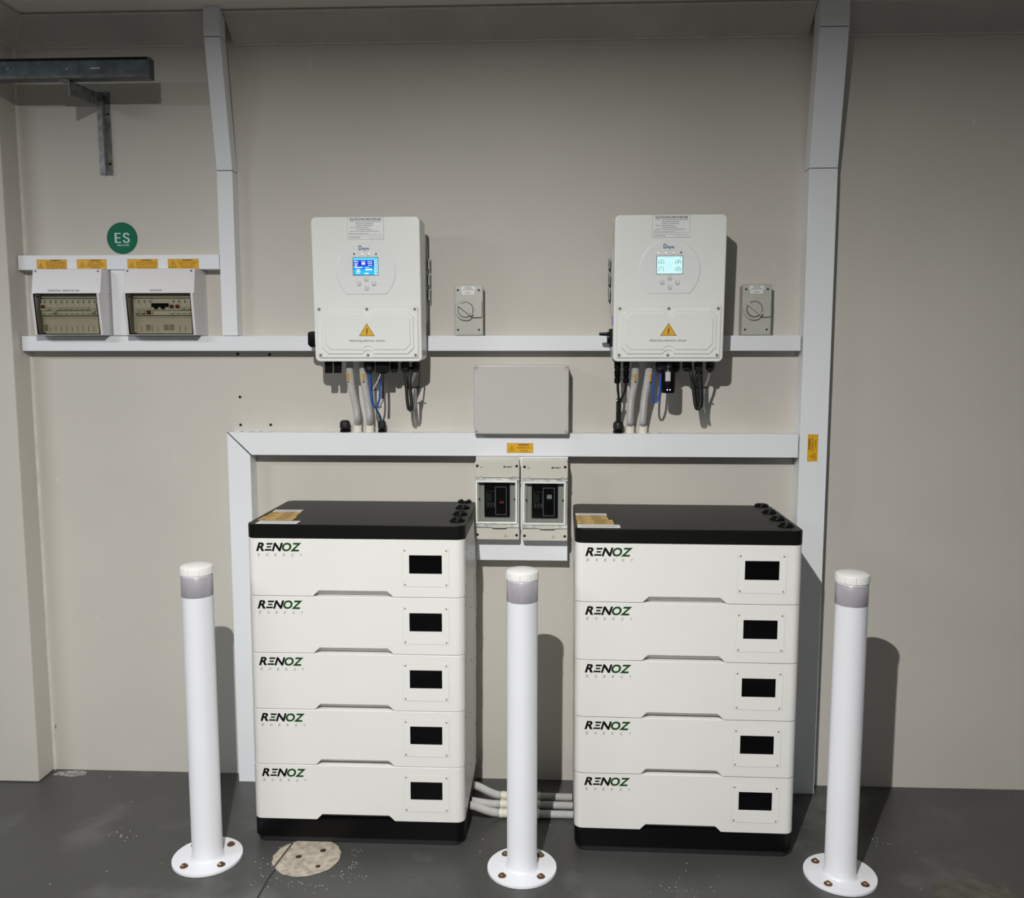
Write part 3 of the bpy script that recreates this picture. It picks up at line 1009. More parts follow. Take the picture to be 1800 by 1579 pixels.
    if lit == 1:
        s_.loft([[(p.x - .008, p.y + a, p.z + b - .004) for a, b in rr(-.018, .018, -.026, .026, .006)], [(p.x - .028, p.y + a, p.z + b - .004) for a, b in rr(-.015, .015, -.025, .025, .006)], [(p.x - .036, p.y + a, p.z + b - .004) for a, b in rr(-.012, .012, -.018, .022, .005)]], M_BLACK)
    else:
        s_.loft([[(p.x - .010, p.y + a, p.z + b + .012) for a, b in rr(-.012, .012, -.006, .006, .003)], [(p.x - .040, p.y + a, p.z + b + .012) for a, b in rr(-.010, .010, -.0045, .0045, .003)]], M_BLACK)
    s_.build('switch_knob', t)
    if lit == 2:
        MB().box(x0 - .0012, x0 + .0005, -.19, -.165, z0 + .115, z0 + .143, M_UV).build('side_label', t)
    # glands under the box
    return t


inv1 = inverter(-.7435, 'left white inverter with the bright blue display', 1)
inv2 = inverter(.1925, 'right white inverter with the pale icy display', 2)


def gland(parent, x, y, ztop, r, h, name='cable_gland'):
    mb = MB()
    mb.lathe((x, y, ztop), (0, 0, -1), [(r * .8, 0), (r * .8, h * .12), (r, h * .15), (r, h * .42), (r * .86, h * .45), (r * .96, h * .5), (r * .93, h * .72), (r * .62, h * .97), (r * .3, h)], M_RUBBER, 10)
    return mb.build(name, parent, smooth=25)


def L5(x, y, d=.14):
    return W(530 + x / 7.2, 600 + y / 7.2, d)


def L6(x, y, d=.14):
    return W(1040 + x / 6.923, 600 + y / 6.923, d)


ZI = 1.4735
for xa in (345, 458):   # open solar sockets
    p = L5(xa, 262, .16)
    mb = MB()
    zz = L5(xa, 403, .16).z
    mb.loft([[(p.x + a, -.16 + b, z) for a, b in rr(-r, r, -r, r, .003)] for z, r in ((ZI, .0118), (ZI - .006, .0118), (ZI - .006, .0112), (zz, .0105))], M_BLACK)
    mb.build('solar_socket', inv1)
for xa, r, zb_, dd in ((858, .0182, 400, .15), (1025, .0175, 420, .15), (1172, .0145, 400, .13), (1312, .0150, 395, .14), (1448, .0142, 392, .13)):
    p = L5(xa, 262, dd)
    gland(inv1, p.x, -dd, ZI, r, ZI - L5(xa, zb_, dd).z)
mb = MB()
p, q = L5(940, 262, .165), L5(1112, 262, .165)
mb.box(p.x, q.x, -.172, -.164, L5(1000, 395, .165).z, ZI, M_BLACK)
mb.build('meter_socket', inv1, bevel=.001)
for xa, r, zb_, dd in ((850, .0205, 385, .15), (1018, .0170, 385, .118), (1160, .0155, 372, .14), (1300, .0145, 378, .15), (1443, .0148, 370, .14)):
    p = L6(xa, 262, dd)
    gland(inv2, p.x, -dd, ZI, r, ZI - L6(xa, zb_, dd).z)


# ---- corrugated conduits
def corrugated(name, pts, r, label, group, pitch=.0036, collar=None, lab=None):
    path0 = smooth_path(pts, .002)
    # resample at half pitch
    L = [0]
    for a, b in zip(path0, path0[1:]):
        L.append(L[-1] + (b - a).length)
    n = int(L[-1] / (pitch / 2))
    path = []
    j = 0
    for i in range(n + 1):
        s_ = L[-1] * i / n
        while j < len(L) - 2 and L[j + 1] < s_:
            j += 1
        f = (s_ - L[j]) / max(1e-9, L[j + 1] - L[j])
        path.append(path0[j].lerp(path0[j + 1], f))
    rad = [r * (1.0 if i % 2 else .86) for i in range(n + 1)]
    t = thing(name, tuple(pts[-1]), label, 'conduit', group)
    MB().tube(path, rad, M_PVC, 16).build('corrugated_tube', t, smooth=75)
    return t


def collar(t, x, y, z0, r, h):
    MB().lathe((x, y, z0), (0, 0, 1), [(r, 0), (r * 1.02, h * .1), (r * 1.02, h * .8), (r * .96, h), (r * .8, h)], M_COLLAR, 24).build('collar', t)


ZD = 1.2348
DY = .033


def conduit_drop(F, xs, labx, label, lt):
    pts = []
    n = len(xs)
    for i, (a, b) in enumerate(xs):
        f = i / (n - 1)
        d = .145 + (DY - .145) * (f ** 1.3)
        p = F(a, b, d)
        if i == 0:
            p.z = ZI + .0005
        pts.append(p)
    end = pts[-1]
    pts.append(Vector((end.x, -DY, ZD + .012)))
    pts[-2] = Vector((end.x, -DY, max(end.z, ZD + .026)))
    t = corrugated('corrugated_conduit', pts, .0126, label, 'grey corrugated conduits under the inverters')
    t['_org'] = tuple(pts[-1])
    collar(t, end.x, -DY, ZD, .0150, .0255)
    # yellow wrap label: small curved plate on the front of the tube
    p0, p1 = F(labx[0], labx[2], .14), F(labx[1], labx[3], .14)
    zc_ = (p0.z + p1.z) / 2
    # find tube centre at that height
    sp = smooth_path(pts, .004)
    c = min(sp, key=lambda q_: abs(q_.z - zc_))
    hh = (p0.z - p1.z) / 2
    o = (p0.x + p1.x) / 2 - c.x
    c_top = min(sp, key=lambda q_: abs(q_.z - zc_ - hh))
    c_bot = min(sp, key=lambda q_: abs(q_.z - zc_ + hh))
    fr = Fr((c_bot.x + o - .0024, min(c_bot.y, c_top.y) - .0135, zc_ - hh), (1, 0, 0), (c_top.x - c_bot.x, 0, 2 * hh))
    mb = MB().rect(fr, -.0005, .0055, 0, 2 * hh, -.002, 0, M_YEL, .0008)
    f2 = Fr(fr.p(.0042, .0015, 0), tuple(fr.v), tuple(-fr.u))
    mb.text(f2, lt, hh - .0015, 0, .0030, M_BROWN, width=1.6 * hh, h=.0004, bold=.03)
    mb.build('conduit_label', t)
    return t


conduit_drop(L5, [(612, 262), (612, 380), (622, 500), (640, 620), (668, 740), (695, 870), (706, 960), (708, 1010), (707, 1065)], (580, 612, 395, 503), 'left corrugated grey conduit under the left inverter', 'BATTERY')
conduit_drop(L5, [(775, 262), (780, 380), (793, 500), (812, 620), (833, 740), (852, 870), (860, 960), (864, 1010), (864, 1065)], (768, 803, 395, 505), 'right corrugated grey conduit under the left inverter, beside the blue cable', 'BATTERY')
conduit_drop(L6, [(530, 255), (530, 380), (522, 500), (503, 600), (484, 700), (474, 800), (468, 900), (466, 980), (466, 1045)], (507, 545, 382, 488), 'left corrugated grey conduit under the right inverter, next to the black plugs', 'BATTERY')
conduit_drop(L6, [(705, 255), (695, 380), (678, 500), (660, 600), (645, 700), (634, 800), (626, 900), (622, 980), (622, 1045)], (692, 728, 382, 490), 'right corrugated grey conduit under the right inverter', 'BATTERY')


# ---- cable glands standing on the lower duct
def duct_gland(x, y, r, label):
    mb = MB()
    mb.lathe((x, -y, ZD), (0, 0, 1), [(r * .96, 0), (r, .002), (r, .0085), (r * .82, .010), (r * .82, .013)], M_BLACK, 8)
    mb.lathe((x, -y, ZD + .013), (0, 0, 1), [(r * .98, 0), (r, .002), (r, .014), (r * .92, .021), (r * .62, .0265), (r * .5, .0265)], M_RUBBER, 14)
    return tag(mb.build('cable_gland', smooth=25), label, 'cable gland', 'black glands on the lower duct')


duct_gland(L5(553, 1150, .033).x, .033, .0178, 'empty black cable gland on the lower duct left of the left conduits')
duct_gland(L5(1020, 1150, .033).x, .033, .0138, 'black cable gland on the lower duct that the dark blue cable enters')
duct_gland(L6(322, 1130, .033).x, .033, .0172, 'black cable gland on the lower duct below the joined solar plug cables')


# ---- cables
def cable(F, pts, r, m, label, d=.13, name='cable', grp=None, end=None, d1=None):
    P = []
    for i, q_ in enumerate(pts):
        dd = d if d1 is None else d + (d1 - d) * i / (len(pts) - 1)
        if len(q_) == 3:
            dd = q_[2]
        P.append(F(q_[0], q_[1], dd))
    if end:
        P.append(Vector(end))
    return tag(MB().tube(smooth_path(P, .006), r, m, 10).build(name, smooth=80), label, 'cable', grp)


G1, G2 = 'cables hanging under the left inverter', 'cables hanging under the right inverter'
gx = L5(1020, 1150, .033).x
cable(L5, [(872, 398), (880, 520), (893, 660), (910, 790), (945, 855), (985, 930), (1010, 1000), (1019, 1050)], .0032, M_CTEAL, 'dark blue cable running down into the black gland left of the wall shadow', d=.15, d1=.033, grp=G1, end=(gx, -.033, ZD + .034))
cable(L5, [(858, 398), (868, 520), (882, 640), (890, 760), (915, 830)], .0036, M_CBLUE, 'blue cable leaving the first big gland under the left inverter', d=.145, grp=G1)
cable(L5, [(978, 415), (988, 520), (992, 640), (985, 740), (965, 800), (958, 850)], .0034, M_CBLUE, 'bright blue cable looping below the black socket of the left inverter', d=.14, grp=G1)
cable(L5, [(1000, 402), (968, 500), (925, 570), (905, 620)], .0019, M_CWHITE, 'thin white wire crossing to the blue cable under the left inverter', d=.158, grp=G1)
cable(L5, [(1025, 410), (1028, 560), (1026, 730)], .0042, M_RUBBER, 'short straight black antenna lead under the left inverter', d=.165, grp=G1)
cable(L5, [(1308, 392), (1325, 520), (1335, 700), (1345, 805), (1358, 860), (1375, 878), (1388, 850), (1392, 780), (1378, 640), (1368, 480), (1390, 330, .13)], .0054, M_RUBBER, 'thick black cable in a long loop under the left inverter', d=.145, grp=G1)
cable(L5, [(1445, 390), (1410, 480), (1380, 570), (1385, 700), (1395, 810), (1408, 862), (1425, 878), (1438, 845), (1444, 770), (1446, 640), (1440, 580)], .0050, M_CGREY, 'thick grey cable in a loop under the right end of the left inverter', d=.13, grp=G1)
cable(L5, [(1455, 565), (1475, 620), (1462, 680), (1445, 740), (1440, 840), (1445, 700), (1480, 580), (1500, 380)], .0026, M_RUBBER, 'thin black cable hanging behind the grey loop of the left inverter', d=.125, grp=G1)

for k, (xa, xb, lb) in enumerate(((315, 318, 'left black solar plug with cable under the right inverter'), (421, 418, 'right black solar plug with cable under the right inverter'))):
    p = L6(xa, 262, .16)
    t = thing('solar_plug', (p.x, -.16, L6(xa, 520, .16).z), lb, 'plug', 'solar plugs under the right inverter')
    MB().lathe((p.x, -.16, ZI), (0, 0, -1), [(.0105, 0), (.0105, .022), (.0086, .024), (.0086, .028), (.0102, .030), (.0092, .048), (.0074, .051), (.0100, .054), (.0096, .068), (.0048, .071)], M_BLACK, 12).build('plug_body', t)
    pts = [(xb, 515, .16), (320 if k == 0 else 408, 600, .15), (328 if k == 0 else 372, 680, .12), (334 if k == 0 else 346, 745, .10), (330, 800, .09)]
    MB().tube(smooth_path([L6(*q_) for q_ in pts], .006), .0042, M_RUBBER, 10).build('plug_cable', t)
cable(L6, [(330, 745, .10), (328, 850, .07), (325, 960, .045)], .0086, M_RUBBER, 'black sleeve joining the two solar plug cables above the duct gland', end=(L6(322, 1130, .033).x, -.033, ZD + .034), grp=G2)
cable(L6, [(765, 380), (752, 500), (744, 640), (747, 700), (762, 742), (785, 742), (808, 700), (828, 620), (840, 500), (845, 385)], .0036, M_CBLUE, 'bright blue cable loop beside the black wifi stick', d=.15, grp=G2)
cable(L6, [(1200, 300, .125), (1210, 380), (1232, 520), (1252, 690), (1264, 775), (1280, 822), (1302, 826), (1317, 780), (1324, 690), (1322, 560), (1300, 378)], .0058, M_RUBBER, 'thick black cable loop under the middle glands of the right inverter', d=.15, grp=G2)
cable(L6, [(1290, 375), (1270, 460), (1275, 560), (1290, 700), (1300, 770), (1314, 805), (1330, 800), (1339, 750), (1341, 660), (1335, 540), (1330, 300)], .0052, M_RUBBER, 'second black cable loop just behind the thick one of the right inverter', d=.135, grp=G2)
cable(L6, [(1441, 368), (1415, 470), (1385, 550), (1365, 640), (1358, 760), (1372, 840)], .0042, M_CGREY, 'grey cable curving in from the last gland of the right inverter', d=.13, grp=G2)


def tie(F, x0_, x1_, y, d, label):
    a, b = F(x0_, y, d), F(x1_, y, d)
    mb = MB().tube([a, b], .0016, M_BLACK, 8)
    e = b
    mb.box(e.x - .002, e.x + .0025, e.y - .0025, e.y + .0025, e.z - .002, e.z + .002, M_BLACK)
    tag(mb.build('cable_tie'), label, 'cable tie')


tie(L5, 1300, 1500, 582, .137, 'black cable tie round the black and grey loops under the left inverter')
tie(L5, 872, 935, 612, .148, 'black cable tie on the blue cables under the left inverter')
tie(L6, 1262, 1402, 560, .142, 'black cable tie round the cable loops of the right inverter')
tie(L6, 295, 345, 705, .118, 'black cable tie where the solar plug cables join')

# wifi stick
p = L6(936, 262, .165)
zb_ = L6(936, 655, .165).z
t = thing('wifi_stick', (p.x, -.165, zb_), 'black rounded wifi stick with two lit lights hanging from the right inverter', 'wifi stick')
MB().lathe((p.x, -.165, ZI - .022), (0, 0, -1), [(.009, 0), (.0205, .002), (.0215, .004), (.0215, .070), (.0195, .0770), (.0001, .0790)], M_BLACK, 28).build('stick_body', t)
MB().lathe((p.x, -.165, ZI), (0, 0, -1), [(.012, 0), (.012, .022)], M_RUBBER, 16).build('connector', t)
mb = MB()
fr = Fr((p.x, -.165, 0))


def curved(mb, x0_, x1_, z0_, z1_, R, m, n=6):
    pts = []
    for z in (z0_, z1_):
        for i in range(n + 1):
            x = x0_ + (x1_ - x0_) * i / n
            pts.append((p.x + x, -.165 - math.sqrt(R * R - x * x), z))
    mb.add(pts, [(i, i + 1, n + 2 + i, n + 1 + i) for i in range(n)], m)


curved(mb, -.0115, .004, L6(0, 485, .18).z, L6(0, 372, .18).z, .0219, mat('device_sticker', (.50, .50, .50), .4))
mb.build('sticker', t)
for xa in (920, 954):
    q_ = L6(xa, 592, .187)
    MB().lathe((q_.x, -.1855, q_.z), (0, -1, 0), [(.0016, 0), (.0015, .0014), (.0001, .0018)], M_LEDB, 10).build('status_light', t)


# ================================================================ ISOLATORS
def isolator(x0, x1, label, l3, group):
    z0, z1 = 1.5578, 1.722
    w, H = x1 - x0, z1 - z0
    t = thing('isolator_switch', ((x0 + x1) / 2, 0, z0), label, 'isolator switch', group)
    fr = Fr((x0, -.048, z0))
    mb = MB()
    mb.rect(Fr((x0, 0, z0)), .002, w - .002, .0, H - .004, .0005, .046, M_ISO, .004)
    mb.build('back_box', t, bevel=.002)
    MB().rect(fr, 0, w, 0, H, -.002, .011, M_ISO, .004).build('front_plate', t, bevel=.0025)
    h = .011
    # raised surround of the dial
    cx, cz, R = w * .40, H * .505, .035
    pts = []
    for i in range(25):
        a = math.radians(62 + (298 - 62) * i / 24)
        pts.append((cx + R * math.cos(a), cz + R * math.sin(a)))
    pts += [(w * .62, cz - .025), (w * .945, cz - .025), (w * .97, cz - .020), (w * .97, cz + .028), (w * .62, cz + .031)]
    sd = MB().plate(fr, pts, h - .001, h + .009, M_ISO).build('dial_surround', t, bevel=.002)
    hd = h + .009
    k = MB()
    k.plate(fr, circ(cx, cz, .0285, 36), hd - .001, hd + .001, M_ISO)
    k.plate(fr, circ(cx, cz, .0265, 36), hd + .001, hd + .0013, M_ISOSHADE)  # dark ring: the shadow beside the handle, put into the colour
    # dial faces either side of the diagonal handle
    ang = math.radians(-38)
    c, s = math.cos(ang), math.sin(ang)
    k.plate(fr, circ(cx, cz, .0228, 36), hd + .001, hd + .0045, M_ISO)
    dial = k.build('dial', t, smooth=50)
    hp = [(a * c - b * s + cx, a * s + b * c + cz) for a, b in rr(-.0285, .0285, -.0055, .0055, .002)]
    kk = MB().plate(fr, hp, hd + .003, hd + .015, M_ISO)
    kk.build('handle', dial, bevel=.001)
    tx, tz = cx + .022 * c, cz + .022 * s
    MB().face(fr, [(tx - .002, tz + .0015), (tx + .002, tz + .0015), (tx, tz - .0025)][::-1], hd + .0154, M_BLACK).build('pointer_mark', dial)
    for a in (.12, .86):
        for b in (.11, .895):
            MB().plate(fr, circ(w * a, H * b, .0034, 14), h - .0005, h + .0006, M_HOLE).build('screw', t)
    lx0, lx1 = w * .23, w * .73
    lb_ = MB().rect(fr, lx0, lx1, H * .885, H * .965, h, h + .0008, M_LWHITE)
    lb_.text(fr, 'INVERTER', (lx0 + lx1) / 2, H * .930, .0036, M_PRINT, width=.021, h=h + .0011, bold=.02)
    lb_.text(fr, 'A.C. ISOLATOR', (lx0 + lx1) / 2, H * .897, .0036, M_PRINT, width=.032, h=h + .0011, bold=.02)
    tag(lb_.build('name_label', t), 'white label reading INVERTER A.C. ISOLATOR')
    lb_ = MB().rect(fr, lx0 + .003, lx1 - .003, H * .81, H * .88, h, h + .0008, M_LWHITE)
    lb_.text(fr, l3, (lx0 + lx1) / 2, H * .835, .0030, M_PRINT, width=.019, h=h + .0011, bold=.02)
    tag(lb_.build('name_label', t), 'small white label under the upper one')
    return t


isolator(-.317, -.2235, 'grey rotary isolator on the duct between the inverters, right of the left inverter', 'INVERTER 1', 'rotary isolators')
isolator(.6175, .7115, 'grey rotary isolator on the duct right of the right inverter', 'INVERTER 2', 'rotary isolators')

# ================================================================ JUNCTION BOX
x0, x1, z0, z1 = -.2515, .0590, 1.2352, 1.4615
t = thing('junction_box', ((x0 + x1) / 2, 0, z0), 'blank grey rectangular junction box on the wall between the inverters', 'junction box')
fr = Fr((0, 0, 0))
MB().rect(fr, x0 + .001, x1 - .001, z0, z1 - .001, .0005, .075, M_BOX, .006).build('base', t, bevel=.002)
MB().rect(fr, x0, x1, z0, z1, .077, .1, M_BOX, .008).build('lid', t, bevel=.004)
MB().box(x0 + .003, x1 - .003, -.078, -.074, z0 + .002, z1 - .003, M_HOLE).build('seal', t)
for a in (x0 + .0085, x1 - .0085):
    for b in (z0 + .0085, z1 - .0085):
        s_ = MB().plate(fr, circ(a, b, .0072, 18), .099, .1008, M_BOX)
        s_.plate(fr, circ(a, b, .0068, 18), .1008, .1011, mat('screw_ring', (.33, .32, .30), .4))
        s_.plate(fr, circ(a, b, .0058, 18), .1011, .1016, M_BOX)
        for ax in ((-.0035, .0035, -.0007, .0007), (-.0007, .0007, -.0035, .0035)):
            s_.face(fr, [(a + ax[0], b + ax[2]), (a + ax[1], b + ax[2]), (a + ax[1], b + ax[3]), (a + ax[0], b + ax[3])], .1019, M_SCREWD)
        s_.build('screw', t)

# ================================================================ BREAKER ENCLOSURES
def enclosure(x0, x1, z0, label, red):
    H, w = .2705, x1 - x0
    t = thing('breaker_enclosure', ((x0 + x1) / 2, -.06, z0), label, 'breaker enclosure', 'battery breaker enclosures')
    D0 = -.0605
    MB().rect(Fr((x0, 0, z0)), .001, w - .001, .001, H - .0, .0605, .088, M_ENC, .007).build('rear_box', t, bevel=.003)
    fr = Fr((x0, -.090, z0))
    # front shell: a frame round the opening
    fz0, fz1, fx0, fx1 = H * .195, H * .765, w * .10, w * .90
    mb = MB()
    mb.rect(fr, 0, w, H * .765, H - .007, -.001, .016, M_ENC, .007)
    mb.rect(fr, 0, w, 0, H * .195, -.001, .016, M_ENC, .007)
    mb.rect(fr, .001, w * .10, H * .18, H * .78, -.001, .012, M_ENC)
    mb.rect(fr, w * .90, w - .001, H * .18, H * .78, -.001, .012, M_ENC)
    mb.build('front_shell', t, bevel=.002)
    ins = MB()
    ins.rect(fr, fx0, fx1, fz0, fz1, -.001, .001, M_ENCI)
    ins.build('inner_panel', t)
    # moulded case breaker
    b0, b1, c0, c1 = w * .21, w * .78, H * .285, H * .715
    br_ = MB().rect(fr, b0, b1, c0, c1, .001, .012, M_BLACK).build('moulded_breaker', t, bevel=.001)
    grey = mat('breaker_line', (.12, .15, .15), .4)
    mb = MB()

    def outline(a, b, c, d, h, m, q_=.0007):
        for e in ((a, b, c, c + q_), (a, b, d - q_, d), (a, a + q_, c, d), (b - q_, b, c, d)):
            mb.face(fr, [(e[0], e[2]), (e[1], e[2]), (e[1], e[3]), (e[0], e[3])], h, m)
    outline(w * .26, w * .45, H * .40, H * .60, .0125, grey)
    outline(w * .46, w * .71, H * .31, H * .655, .0165, mat('breaker_line_pale', (.35, .37, .37), .3), .001)
    mb.rect(fr, w * .465, w * .705, H * .315, H * .65, .012, .016, M_BLACK)
    mb.rect(fr, w * .49, w * .68, H * .42, H * .50, .016, .022, M_BLACK, .002)
    for i in range(3):
        for j in range(2):
            mb.face(fr, [(w * (.29 + .06 * i), H * (.42 + .025 * j)), (w * (.31 + .06 * i), H * (.42 + .025 * j)), (w * (.31 + .06 * i), H * (.43 + .025 * j)), (w * (.29 + .06 * i), H * (.43 + .025 * j))], .0126, mat('breaker_mark', (.30, .36, .34), .5))
    for i in range(5):
        mb.face(fr, [(w * .28, H * (.48 + .02 * i)), (w * (.36 + .012 * (i % 3)), H * (.48 + .02 * i)), (w * (.36 + .012 * (i % 3)), H * (.484 + .02 * i)), (w * .28, H * (.484 + .02 * i))], .0126, grey)
    mb.build('toggle_housing', br_)
    if red:
        MB().rect(fr, w * .565, w * .65, H * .455, H * .48, .022, .0225, mat('red_mark', (.22, .02, .03), .4)).build('status_flag', br_)
    else:
        MB().rect(fr, w * .545, w * .65, H * .52, H * .57, .016, .0168, mat('pale_mark', (.28, .33, .31), .4)).build('status_flag', br_)
    # clear hinged lid
    a0_, a1_, e0, e1 = w * .02, w * .955, H * .175, H * .735
    rim = MB()
    tk = .0062
    for e in ((a0_, a1_, e0 + .008, e0 + .008 + tk), (a0_, a1_, e1 - tk, e1), (a0_, a0_ + tk, e0 + .008 + tk, e1 - tk), (a1_ - tk, a1_, e0 + .008 + tk, e1 - tk)):
        rim.rect(fr, e[0], e[1], e[2], e[3], .016, .026, M_CLEARF)
    rim.rect(fr, 0, w, e1, e1 + .007, .014, .022, M_CLEARE)
    rim.rect(fr, 0, w, e0 - .005, e0 + .007, .014, .022, M_CLEARE)
    lid = rim.build('clear_lid', t, bevel=.0012)
    MB().rect(fr, a0_ + tk, a1_ - tk, e0 + .008 + tk, e1 - tk, .0225, .024, M_CLEAR, 0).build('clear_window', lid)
    for a in (.13, .88):
        MB().rect(fr, w * a - .0045, w * a + .0045, e1 + .005, e1 + .016, .016, .019, M_CLEARE).build('hinge', lid)
    la = MB().rect(fr, w * .40, w * .71, e0 - .006, e0 + .005, .016, .026, M_ENC)
    la.rect(fr, w * .395, w * .715, e0 - .0115, e0 - .006, .0155, .0175, mat('latch_slot', (.17, .165, .11), .5))
    la.build('latch', t)
    for a, b in ((.055, .925), (.94, .925), (.055, .075), (.94, .072)):
        MB().plate(fr, circ(w * a, H * b - .004, .0045, 16), .0155, .0166, M_HOLE).build('screw', t)
    for a in (.095, .895):
        MB().plate(fr, circ(w * a, H * .50, .0032, 12), .012, .0127, M_HOLE).build('screw', t)
    pr_ = MB()
    pr_.text(fr, 'BENY', w * .785, H * .893, .0042, M_PRINT, width=.018, h=.0165, bold=.035)
    pr_.face(fr, [(w * .64, H * .893), (w * .70, H * .893), (w * .70, H * .910), (w * .64, H * .910)], .0165, M_PRINT)
    pr_.text(fr, 'IP66', w * .145, H * .890, .0034, M_PRINT, width=.0085, h=.0165, bold=.03)
    warn_triangle(pr_, fr, w * .69, H * .036, .0125, .0095, M_ENC, M_PRINT, h=.0165)
    pr_.build('lettering', t)
    return t


enclosure(-.2485, -.1020, .8845, 'left beige breaker enclosure with clear lid, red mark on its black breaker', True)
enclosure(-.0930, .0575, .8820, 'right beige breaker enclosure with clear lid, pale mark on its black breaker', False)

# ================================================================ BATTERIES
BW, BD, HB, HM, HL = .651, .425, .0766, .1753, .0422
RC = .026
cut = MB()
ct = [(.192, -.004), (.444, -.004), (.438, .0), (.419, .0178), (.214, .0178), (.196, .0)]
cut.loft([[(a, -.01, b) for a, b in ct], [(a, .024, b) for a, b in ct]], M_GROOVE)
bodyb = MB().loft([[(a, b, z) for a, b in rr(0, BW, 0, BD, RC, 8)] for z in (.0006, HM - .0006)], M_BATT)
case_me = boolean_cut(bodyb, cut, .0015)
case_me.name = 'case'
for p_ in case_me.polygons:
    p_.use_smooth = True


def new_part(name, me, parent, bevel=0.0):
    o = bpy.data.objects.new(name, me)
    COL.objects.link(o)
    o.parent = parent
    if bevel:
        b = o.modifiers.new('bevel', 'BEVEL')
        b.width = bevel
        b.segments = 2
        b.limit_method = 'ANGLE'
        b.angle_limit = math.radians(38)
        b.harden_normals = True
    return o


mod = thing('battery_module', (0, 0, 0), 'x', 'battery module', 'x')
new_part('case', case_me, mod, .0016)
fr = Fr((0, 0, 0))
pn = MB().rect(fr, .4665, .6045, .033, .151, -.0005, .0004, M_GROOVE, .003)
pn.rect(fr, .4673, .6037, .0338, .1502, .0004, .0009, M_BATT, .003)
panel = pn.build('display_panel', mod)
MB().rect(fr, .4864, .5835, .0735, .1287, .0008, .0014, M_SCREEN).build('display_screen', panel)
for a in (.4733, .5964):
    for b in (.0398, .1425):
        MB().plate(fr, circ(a, b, .0026, 12), .0008, .0018, M_SCREW).build('screw', panel)
lg = MB()
zl, ch = .1375, .0235
sh = .30
lg.text(fr, 'R', .0295, zl, ch, M_LOGOK, width=.0245, align='l', h=.0003, bold=.036, round_=True, shear=sh)
for k, (m_, xa, xb) in enumerate(((M_LOGOK, .0, .0205), (M_LOGOG, .0035, .0165), (M_LOGOK, .0005, .0185))):
    b0 = zl + k * .0092 + .0001
    k0 = .0545 + (b0 - zl) * sh
    lg.face(fr, [(k0 + xa, b0), (k0 + xb, b0), (k0 + xb + .0050 * sh, b0 + .0050), (k0 + xa + .0050 * sh, b0 + .0050)], .0003, m_)
lg.text(fr, 'N', .0765, zl, ch, M_LOGOK, width=.0265, align='l', h=.0003, bold=.036, round_=True, shear=sh)
lg.text(fr, 'O', .1050, zl + .0003, ch * .98, M_LOGOG, width=.0285, align='l', h=.0003, bold=.036, round_=True, shear=sh * .6)
lg.text(fr, 'Z', .1320, zl, ch, M_LOGOG, width=.0265, align='l', h=.0003, bold=.036, round_=True, shear=sh)
for i, c_ in enumerate('ENERGY'):
    lg.text(fr, c_, .0335 + i * .0252, .1215, .0078, M_LOGOT, width=.0058, align='l', h=.0003, shear=.2, round_=True)
lg.build('logo', mod)
sd = MB()
for b in (.03, .145):
    for yy in (.03, .39):
        sd.lathe((BW, yy, b), (1, 0, 0), [(.0028, 0), (.0026, .0012), (.0001, .0014)], M_SCREWD, 8)
sd.lathe((BW, .2, .09), (1, 0, 0), [(.0028, 0), (.0026, .0012), (.0001, .0014)], M_SCREWD, 8)
sd.build('side_screws', mod)
for a in (.395,):
    pass

base = thing('battery_plinth', (0, 0, 0), 'x', 'battery base', 'battery bases')
MB().loft([[(a, b, z) for a, b in rr(.001 + k, BW - .001 - k, .001 + k, BD - .001 - k, RC, 8)] for z, k in ((.0195, .004), (.022, .0), (HB - .0006, .0))], M_BLACK).build('plinth', base)
MB().loft([[(a, b, z) for a, b in rr(.008, BW - .008, .008, BD - .008, RC, 8)] for z in (.0005, .0195)], mat('plinth_foot_black', (.014, .014, .015), .5)).build('plinth_foot', base)

lid = thing('battery_cover_unit', (0, 0, 0), 'x', 'battery lid', 'battery lids')
MB().loft([[(a, b, z) for a, b in rr(-.001, BW + .001, -.001, BD + .001, .028, 10)] for z in (.0006, HL)], M_LID).build('top_cover', lid, bevel=.0022)


def lid_fit(root, stackname, groms, labs):
    org = Vector(root.location)
    for gx_, gy_ in groms:
        MB().lathe((gx_, gy_, HL), (0, 0, 1), [(.0165, -.001), (.0225, -.001), (.0235, .002), (.0225, .005), (.0200, .0065), (.0176, .005), (.0168, .0012), (.0001, .0010)], M_BLACK, 28).build('cable_grommet', root, smooth=50)
    for i, (xa, xb, ya, yb, kind, hh) in enumerate(labs):
        f2 = Fr((xa, ya, HL + .0002 + hh), (1, 0, 0), (0, 1, 0))
        w_, h_ = xb - xa, yb - ya
        if kind == 'y':
            yellow_label(root, 'warning_label', f2, w_, h_, [('WARNING', .19, .34), ('BATTERY', .14, .30), ('ELECTRIC SHOCK HAZARD', .14, .62)], (.15, .2, .6), satin=True, label='yellow warning label on the lid')
        else:
            mb_ = MB().rect(f2, 0, w_, 0, h_, 0, .0006, M_LWHITE)
            for q_ in range(2):
                mb_.face(f2, [(w_ * .08, h_ * (.25 + .3 * q_)), (w_ * .92, h_ * (.25 + .3 * q_)), (w_ * .92, h_ * (.33 + .3 * q_)), (w_ * .08, h_ * (.33 + .3 * q_))], .0009, mat('label_small_print', (.42, .42, .44), .5))
            tag(mb_.build('paper_label', root), 'white label on the lid')


def place(root, loc, rz, label, group=None):
    root.location = loc
    root.rotation_euler = (0, 0, rz)
    root['label'] = label
    if group:
        root['group'] = group
    return root


